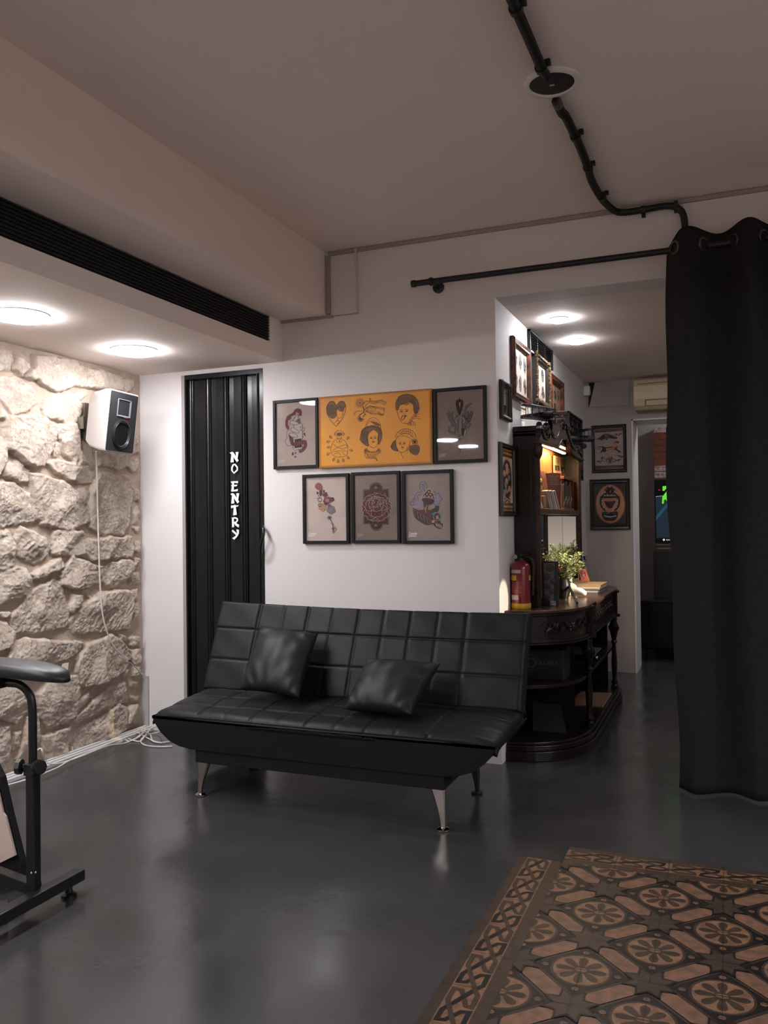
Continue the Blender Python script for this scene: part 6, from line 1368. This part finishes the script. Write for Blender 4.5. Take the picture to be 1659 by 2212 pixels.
# extinguisher
ex = Vector((-1.128, 4.852, ZB_)); t = thing('fire_extinguisher', ex, 'red fire extinguisher with yellow base standing on the near end of the buffet', 'fire extinguisher')
RED = mat('extinguisher_red', (122, 24, 32), .25, .5, coat=.4)
M = MB(); M.lathe(ex, [(.0565, .03), (.0565, .235), (.054, .25), (.045, .265), (.030, .275), (.020, .280)], n=32); M.build('cylinder', RED, t, 1)
M = MB(); M.lathe(ex, [(.0001, 0), (.055, 0), (.0575, .004), (.0575, .030), (.0560, .032)], n=32); M.build('base_ring', mat('extinguisher_yellow', (196, 160, 34), .4), t, 1)
def wrap(a0, a1, z0, z1, m_, nm, r=.0572):
    M = MB(); M.grid(lambda u, v: ex+Vector((r*math.cos(math.radians(a0+(a1-a0)*u)), r*math.sin(math.radians(a0+(a1-a0)*u)), z0+(z1-z0)*v)), 14, 1); M.build(nm, m_, t, 2)
LB = mat('label_dull_white', (196, 176, 168), .5); YL = mat('label_yellow', (206, 176, 42), .5)
wrap(-150, -78, .208, .228, LB, 'top_label'); wrap(-150, -104, .165, .195, YL, 'yellow_band'); wrap(-22, 5, .165, .195, YL, 'yellow_band'); wrap(-150, -93, .052, .080, LB, 'lower_label'); 
for k in range(7): wrap(-145+(k % 2)*4, -72-(k % 3)*8, .095+k*.0095, .0965+k*.0095, mat('label_print', (196, 120, 112), .5), 'small_print', .0570)
M = MB(); M.tube([(ex.x-.034, ex.y-.045, ex.z+.218-.004), (ex.x-.034, ex.y-.045, ex.z+.218)], .001)
M = MB(); M.lathe(ex, [(.020, .278), (.020, .295), (.013, .300), (.013, .32)], n=16); M.bar(ex+Vector((-.02, 0, .318)), ex+Vector((.055, -.02, .345)), .018, .006); M.bar(ex+Vector((-.015, 0, .306)), ex+Vector((.052, -.02, .315)), .018, .006); M.build('valve_handle', black, t, 1)
M = MB(); M.lathe(ex+Vector((-.022, -.012, .302)), [(.0001, 0), (.013, 0), (.013, .008), (.0001, .009)], n=16, axis=(-.5, -1, 0)); M.build('pressure_gauge', chrome, t, 1)
M = MB(); M.tube(smooth_path([ex+Vector((.012, 0, .30)), ex+Vector((.05, -.01, .30)), ex+Vector((.078, -.005, .26)), ex+Vector((.074, 0, .15)), ex+Vector((.070, 0, .08))], 6), .007); M.build('hose', black, t, 1)
# skull-pattern box
P0, P1 = onY(1163, 1212, 5.03), onY(1205, 1310, 5.03)
bx0_, bx1_, bz1 = P0.x, P1.x, P0.z
t = thing('picture_box', ((bx0_+bx1_)/2, 5.05, ZB_), 'black upright box with grey skull pattern standing on the buffet', 'box')
M = MB(); M.box((bx0_, 5.03, ZB_), (bx1_, 5.075, bz1)); M.build('box_body', mat('box_black', (28, 27, 28), .5), t, 0, .002)
A = Art((bx0_, 5.0295, bz1), (bx1_-bx0_, 0, 0), (0, 0, -(bz1-ZB_)), (0, -1, 0), [(230, 1275), (500, 1275), (560, 1990), (210, 1990)])
A.fill([300, 1305, 465, 1305, 480, 1910, 320, 1890], 0, 1)
for (x, y, s_) in ((405, 1385, 62), (350, 1530, 58), (455, 1600, 52), (365, 1680, 55), (440, 1760, 50), (350, 1850, 52)):
    A.disc(x, y, s_, s_*.95, 1, 2); A.disc(x, y-4, s_*.86, s_*.8, 2, 3); A.disc(x-s_*.32, y+s_*.12, s_*.2, s_*.2, 1, 4); A.disc(x+s_*.32, y+s_*.12, s_*.2, s_*.2, 1, 4); A.disc(x, y+s_*.38, s_*.1, s_*.14, 1, 4)
    for k in range(5): A.line([(x-s_*.32+k*s_*.16, y+s_*.62), (x-s_*.32+k*s_*.16, y+s_*.80)], 4, 1, 4, sm=False)
A.fill([420, 1905, 520, 1910, 525, 1985, 422, 1980], 3, 6)
for k in range(8): A.line([(428+k*5, 1930), (428+k*5, 1970)], 2.4, 1, 7, sm=False)
A.fill([480, 1918, 492, 1918, 492, 1930, 480, 1930], 1, 7); A.fill([498, 1918, 512, 1918, 512, 1942, 498, 1942], 1, 7); A.fill([478, 1950, 512, 1950, 512, 1958, 478, 1958], 1, 7)
A.build('skull_print', [mat('skull_paper', (104, 96, 96), .5), mat('skull_ink', (38, 35, 36), .5), mat('skull_grey', (78, 72, 72), .5), mat('sticker_grey', (170, 162, 158), .5)], t)
# flower pot with leafy branches
def sprigs(M, base, n, L, spread, seed, leafs=16, lw=.007, ll=.020):
    R = random.Random(seed)
    for i in range(n):
        a = R.uniform(0, 2*PI); tx = Vector((math.cos(a)*spread*R.uniform(.3, 1), math.sin(a)*spread*R.uniform(.3, 1), 1)).normalized(); h = L*R.uniform(.6, 1)
        droop = R.uniform(.0, .35)
        pts = [base+tx*h*q+Vector((tx.x, tx.y, -1))*droop*h*q*q*.6 for q in (0, .25, .5, .75, 1)]
        M.tube(pts, .0012, 1, n=4)
        for k in range(leafs):
            q = .2+.8*k/leafs; j = min(3, int(q*4)); f = q*4-j; p = pts[j].lerp(pts[j+1], f); b = R.uniform(0, 2*PI); d = Vector((math.cos(b), math.sin(b), R.uniform(-.2, .9))).normalized(); s_ = d.cross(Vector((0, 0, 1))).normalized()*lw*R.uniform(.7, 1.2); e = d*ll*R.uniform(.7, 1.3)
            M.add([p, p+e*.5+s_, p+e, p+e*.5-s_], [(0, 1, 2), (0, 2, 3)], 0)
LF = mat('leaf_light', (206, 212, 166), .5, .3, c2=(136, 150, 96), vscale=40); LFD = mat('leaf_dark', (52, 64, 44), .5, .3); STM = mat('stem_brown', (74, 62, 44), .6)
vb = Vector((-.985, 5.43, ZB_)); t = thing('flower_pot', vb, 'black pot holding pale green leafy sprigs and a red flower on the buffet', 'plant')
M = MB(); M.lathe(vb, [(.0001, 0), (.034, 0), (.03, .008), (.044, .05), (.046, .10), (.036, .13), (.038, .14), (.032, .138), (.03, .12)], n=24); M.build('pot', mat('pot_black', (26, 25, 26), .3), t, 1)
M = MB(); sprigs(M, vb+Vector((0, 0, .12)), 46, .25, .9, 3, 26, .008, .026); sprigs(M, vb+Vector((.0, .10, .10)), 26, .19, 1.0, 5, 24, .008, .026); M.build('foliage', [LF, STM], t)
M = MB(); fp = onX(1206, 1228, -.985); 
for k in range(7): a = k*.9; M.ball(fp+Vector((.006*math.cos(a), .012*math.sin(a), .010*math.cos(a*2))), .010, n=6)
M.build('red_flower', mat('petal_red', (178, 34, 60), .5), t)
v2 = Vector((-1.09, 5.26, ZB_)); t = thing('potted_sprig', v2, 'yellow green leafy plant behind the skull box', 'plant')
M = MB(); M.lathe(v2, [(.0001, 0), (.03, 0), (.038, .08), (.034, .08)], n=20); M.build('pot', MATS['pot_black'], t, 1)
M = MB(); sprigs(M, v2+Vector((0, 0, .07)), 40, .32, .45, 9, 24, .009, .026); M.build('foliage', [mat('leaf_yellow', (186, 172, 96), .5, .3, c2=(120, 122, 62), vscale=40), STM], t)
v3 = Vector((-1.07, 6.74, ZB_)); t = thing('potted_sprig', v3, 'dark green small plant behind the little easel at the far end', 'plant')
M = MB(); M.lathe(v3, [(.0001, 0), (.03, 0), (.038, .08), (.034, .08)], n=20); M.build('pot', MATS['pot_black'], t, 1)
M = MB(); sprigs(M, v3+Vector((0, 0, .07)), 12, .24, .8, 12, 12, .011, .03); M.build('foliage', [LFD, STM], t)
# easel with little painting
ey = 6.30; g = lambda a, b, y=ey: onY(a, b, y)
t = thing('tabletop_easel', (-1.0, ey, ZB_), 'tiny wooden easel on the far end of the buffet', 'easel')
M = MB(); ew = .006
bz = g(1262, 1256).z
M.bar(g(1251, 1266), g(1249, 1228), ew, ew); M.bar(Vector((g(1253, 1266).x, ey, ZB_)), g(1256, 1245), ew, ew); M.bar(Vector((g(1270, 1266).x, ey, ZB_)), g(1264, 1245), ew, ew); M.bar(g(1251, 1256), g(1274, 1255), .008, .014); M.bar(g(1262, 1252, ey+.005), Vector((g(1262, 1250).x, ey+.08, ZB_)), ew, ew)
M.build('easel_frame', mat('easel_pine', (196, 142, 100), .5), t)
C_ = [g(1249, 1228, ey-.008), g(1265, 1229, ey-.008), g(1274, 1254, ey-.008), g(1256, 1255, ey-.008)]
t = thing('miniature_painting', C_[3], 'miniature orange-pink painting of a winged heart on the tiny easel', 'painting')
M = MB(); M.prism(C_, Vector((0, .006, 0))); M.build('canvas', mat('canvas_coral', (226, 128, 108), .5), t)
A = Art(C_[0], C_[1]-C_[0], C_[3]-C_[0], (0, -1, 0), [(0, 0), (100, 0), (100, 100), (0, 100)])
A.blob([50, 82, 30, 52, 34, 36, 50, 44, 66, 36, 70, 52], 1, 1); A.blob([50, 74, 36, 52, 40, 43, 50, 50, 61, 42, 64, 52], 0, 2); A.disc(50, 56, 5, 5, 1, 3); A.line([(34, 40), (18, 30), (22, 55), (36, 60)], 6, 1, 3); A.line([(66, 40), (80, 26), (76, 50), (66, 58)], 6, 1, 3); A.disc(50, 22, 9, 9, 2, 2); A.line([(30, 12), (36, 30)], 5, 1, 3)
A.build('painted_heart', [mat('paint_white', (240, 232, 228), .5), mat('paint_dark', (70, 34, 46), .5), mat('paint_red', (190, 60, 76), .5)], t)
# stack of flat frames / papers
for k, (x0_, x1_, y0_, y1_, th, c, lab) in enumerate(((-1.10, -.845, 5.98, 6.38, .013, (214, 206, 200), 'white flat pad at the bottom of the paper stack on the buffet'), (-1.12, -.838, 6.04, 6.41, .008, (96, 84, 78), 'thin dark sheet second in the paper stack on the buffet'),
                                               (-1.11, -.842, 6.05, 6.42, .013, (228, 220, 212), 'white flat pad third in the paper stack on the buffet'), (-1.13, -.840, 6.10, 6.45, .015, (200, 170, 124), 'tan flat pad on top of the paper stack on the buffet'))):
    M = MB(); zb_ = ZB_+sum((.013, .008, .013, .015)[:k])+.0004*k; M.box((x0_, y0_, zb_), (x1_, y1_, zb_+th)); M.build('paper_pad', mat('pad_%d' % k, c, .6), None, 0, .0015)
    ob = [q for q in COL.objects if q.name.startswith('paper_pad') and 'label' not in q][0]; tag(ob, lab, 'paper', 'stacked pads on the buffet')
c0 = onZ(1258, 1286, ZB_); t = thing('white_gadget', (c0.x, c0.y, ZB_), 'small white curved plastic gadget lying on the buffet', 'gadget')
M = MB(); pp = [Vector((c0.x-.055, 5.72, ZB_+.028)), Vector((c0.x-.03, 5.70, ZB_+.036)), Vector((c0.x, 5.69, ZB_+.036)), Vector((c0.x+.03, 5.68, ZB_+.026)), Vector((c0.x+.045, 5.675, ZB_+.018))]
M.tube(smooth_path(pp, 6), [.012, .015, .018, .020, .021, .022, .022, .023, .023, .024, .024, .024, .024, .024, .023, .022, .022, .021, .020, .019, .018, .016, .014, .012, .008], n=14) ; M.build('shell', white, t, 1)
M = MB(); M.ball(pp[0]+Vector((.008, 0, .018)), .010); M.ball(pp[0]+Vector((.018, 0, .022)), .006); M.tube([pp[0]+Vector((-.004, -.004, -.005)), pp[0]+Vector((.002, -.012, -.027))], .005); M.build('controls', black, t, 1)
a_, b_ = onZ(1247, 1303, ZB_+.006), Vector((-.955, 5.44, ZB_+.10)); t = thing('black_stick', a_, 'black stick leaning from the pot down onto the buffet top', 'stick')
M = MB(); M.bar(a_, b_, .012, .012); M.build('rod', black, t)
c0 = Vector((-1.0, 5.80, ZB_)); t = thing('round_dish', c0, 'round cream dish standing on edge behind the white gadget', 'dish')
M = MB(); M.lathe(c0+Vector((0, 0, .042)), [(.0001, 0), (.040, .002), (.042, .008), (.034, .010), (.0001, .006)], n=24, axis=(.5, -1, .15)); M.build('dish_plate', mat('dish_cream', (214, 186, 150), .4), t, 1)
pf_ = [onY(a, b, 5.7) for a, b in ((1236, 1236), (1236, 1259), (1226, 1250))]
t = thing('paper_pennant', pf_[1], 'white triangular paper pennant beside the leafy pot', 'paper'); M = MB(); M.prism(pf_, Vector((0, .002, 0))); M.tube([pf_[1], Vector((pf_[1].x, pf_[1].y, ZB_))], .0015, n=5); M.build('pennant_sheet', mat('pennant_white', (228, 222, 214), .6), t)

# ---- things inside the buffet
t = thing('storage_box', (-1.0, 5.0, .4225), 'black box with faint grey upside-down lettering on the buffet middle shelf', 'box')
M = MB(); M.box((-1.15, 4.93, .4225), (-.90, 5.15, .60)); M.build('box_body', mat('box_black', (28, 27, 28), .5), t, 0, .003)
A = Art((-.90, 4.9295, .43), (-.25, 0, 0), (0, 0, .17), (0, -1, 0), [(0, 0), (250, 0), (250, 170), (0, 170)])
A.text('VERTEX', 30, 110, 42, 0, 1); A.ring(190, 90, 26, 26, 6, 0, 1); A.ring(190, 90, 48, 48, 2, 0, 1); A.build('lettering', mat('faint_grey', (86, 82, 82), .5), t)
t = thing('foil_tray', (-.9, 5.95, .4225), 'crumpled shiny foil tray on the buffet middle shelf', 'tray')
M = MB(); R = random.Random(8); M.grid(lambda u, v: Vector((-1.05+.22*u, 5.75+.35*v, .424+.035*abs(math.sin(u*9+v*3))*abs(math.cos(v*11+u*4)))), 16, 20); o = M.build('tray_foil', mat('foil', (190, 184, 176), .2, .5, 1.), t)
t = thing('magazine', (-.9, 5.95, .47), 'grey magazine lying over the foil tray in the buffet', 'magazine')
M = MB(); M.box((-1.04, 5.70, .462), (-.83, 6.0, .470)); M.build('cover', mat('mag_grey', (110, 104, 104), .3), t)
pl = bpy.data.materials.new('plaid_weave'); pl.use_nodes = True; nt = pl.node_tree; b = nt.nodes['Principled BSDF']; tc = nt.nodes.new('ShaderNodeTexCoord')
def wv(d, sc):
    x = nt.nodes.new('ShaderNodeTexWave'); x.bands_direction = d; x.inputs['Scale'].default_value = sc; nt.links.new(tc.outputs['Object'], x.inputs['Vector']); return x.outputs['Fac']
nt.links.new(mix(wv('X', 22), mix(wv('Y', 14), (56, 38, 32), (120, 84, 66)), (150, 110, 86)), b.inputs['Base Color'])
t = thing('woven_mat', (-.9, 5.95, .1055), 'reddish plaid woven mat on the bottom shelf of the buffet', 'mat')
M = MB(); M.box((-1.02, 5.72, .1055), (-.79, 6.20, .118)); M.build('mat_cloth', pl, t, 0, .002)
t = thing('vinyl_sleeve', (-1.0, 5.0, .106), 'dark printed cardboard sleeve leaning in the rounded end of the buffet', 'sleeve')
M = MB(); M.T = None; M.prism([(-1.10, 4.98, .106), (-.90, 4.98, .106), (-.95, 5.08, .25), (-1.12, 5.08, .25)], Vector((0, .006, 0))); M.build('sleeve_card', mat('sleeve_dark', (44, 42, 42), .4), t)
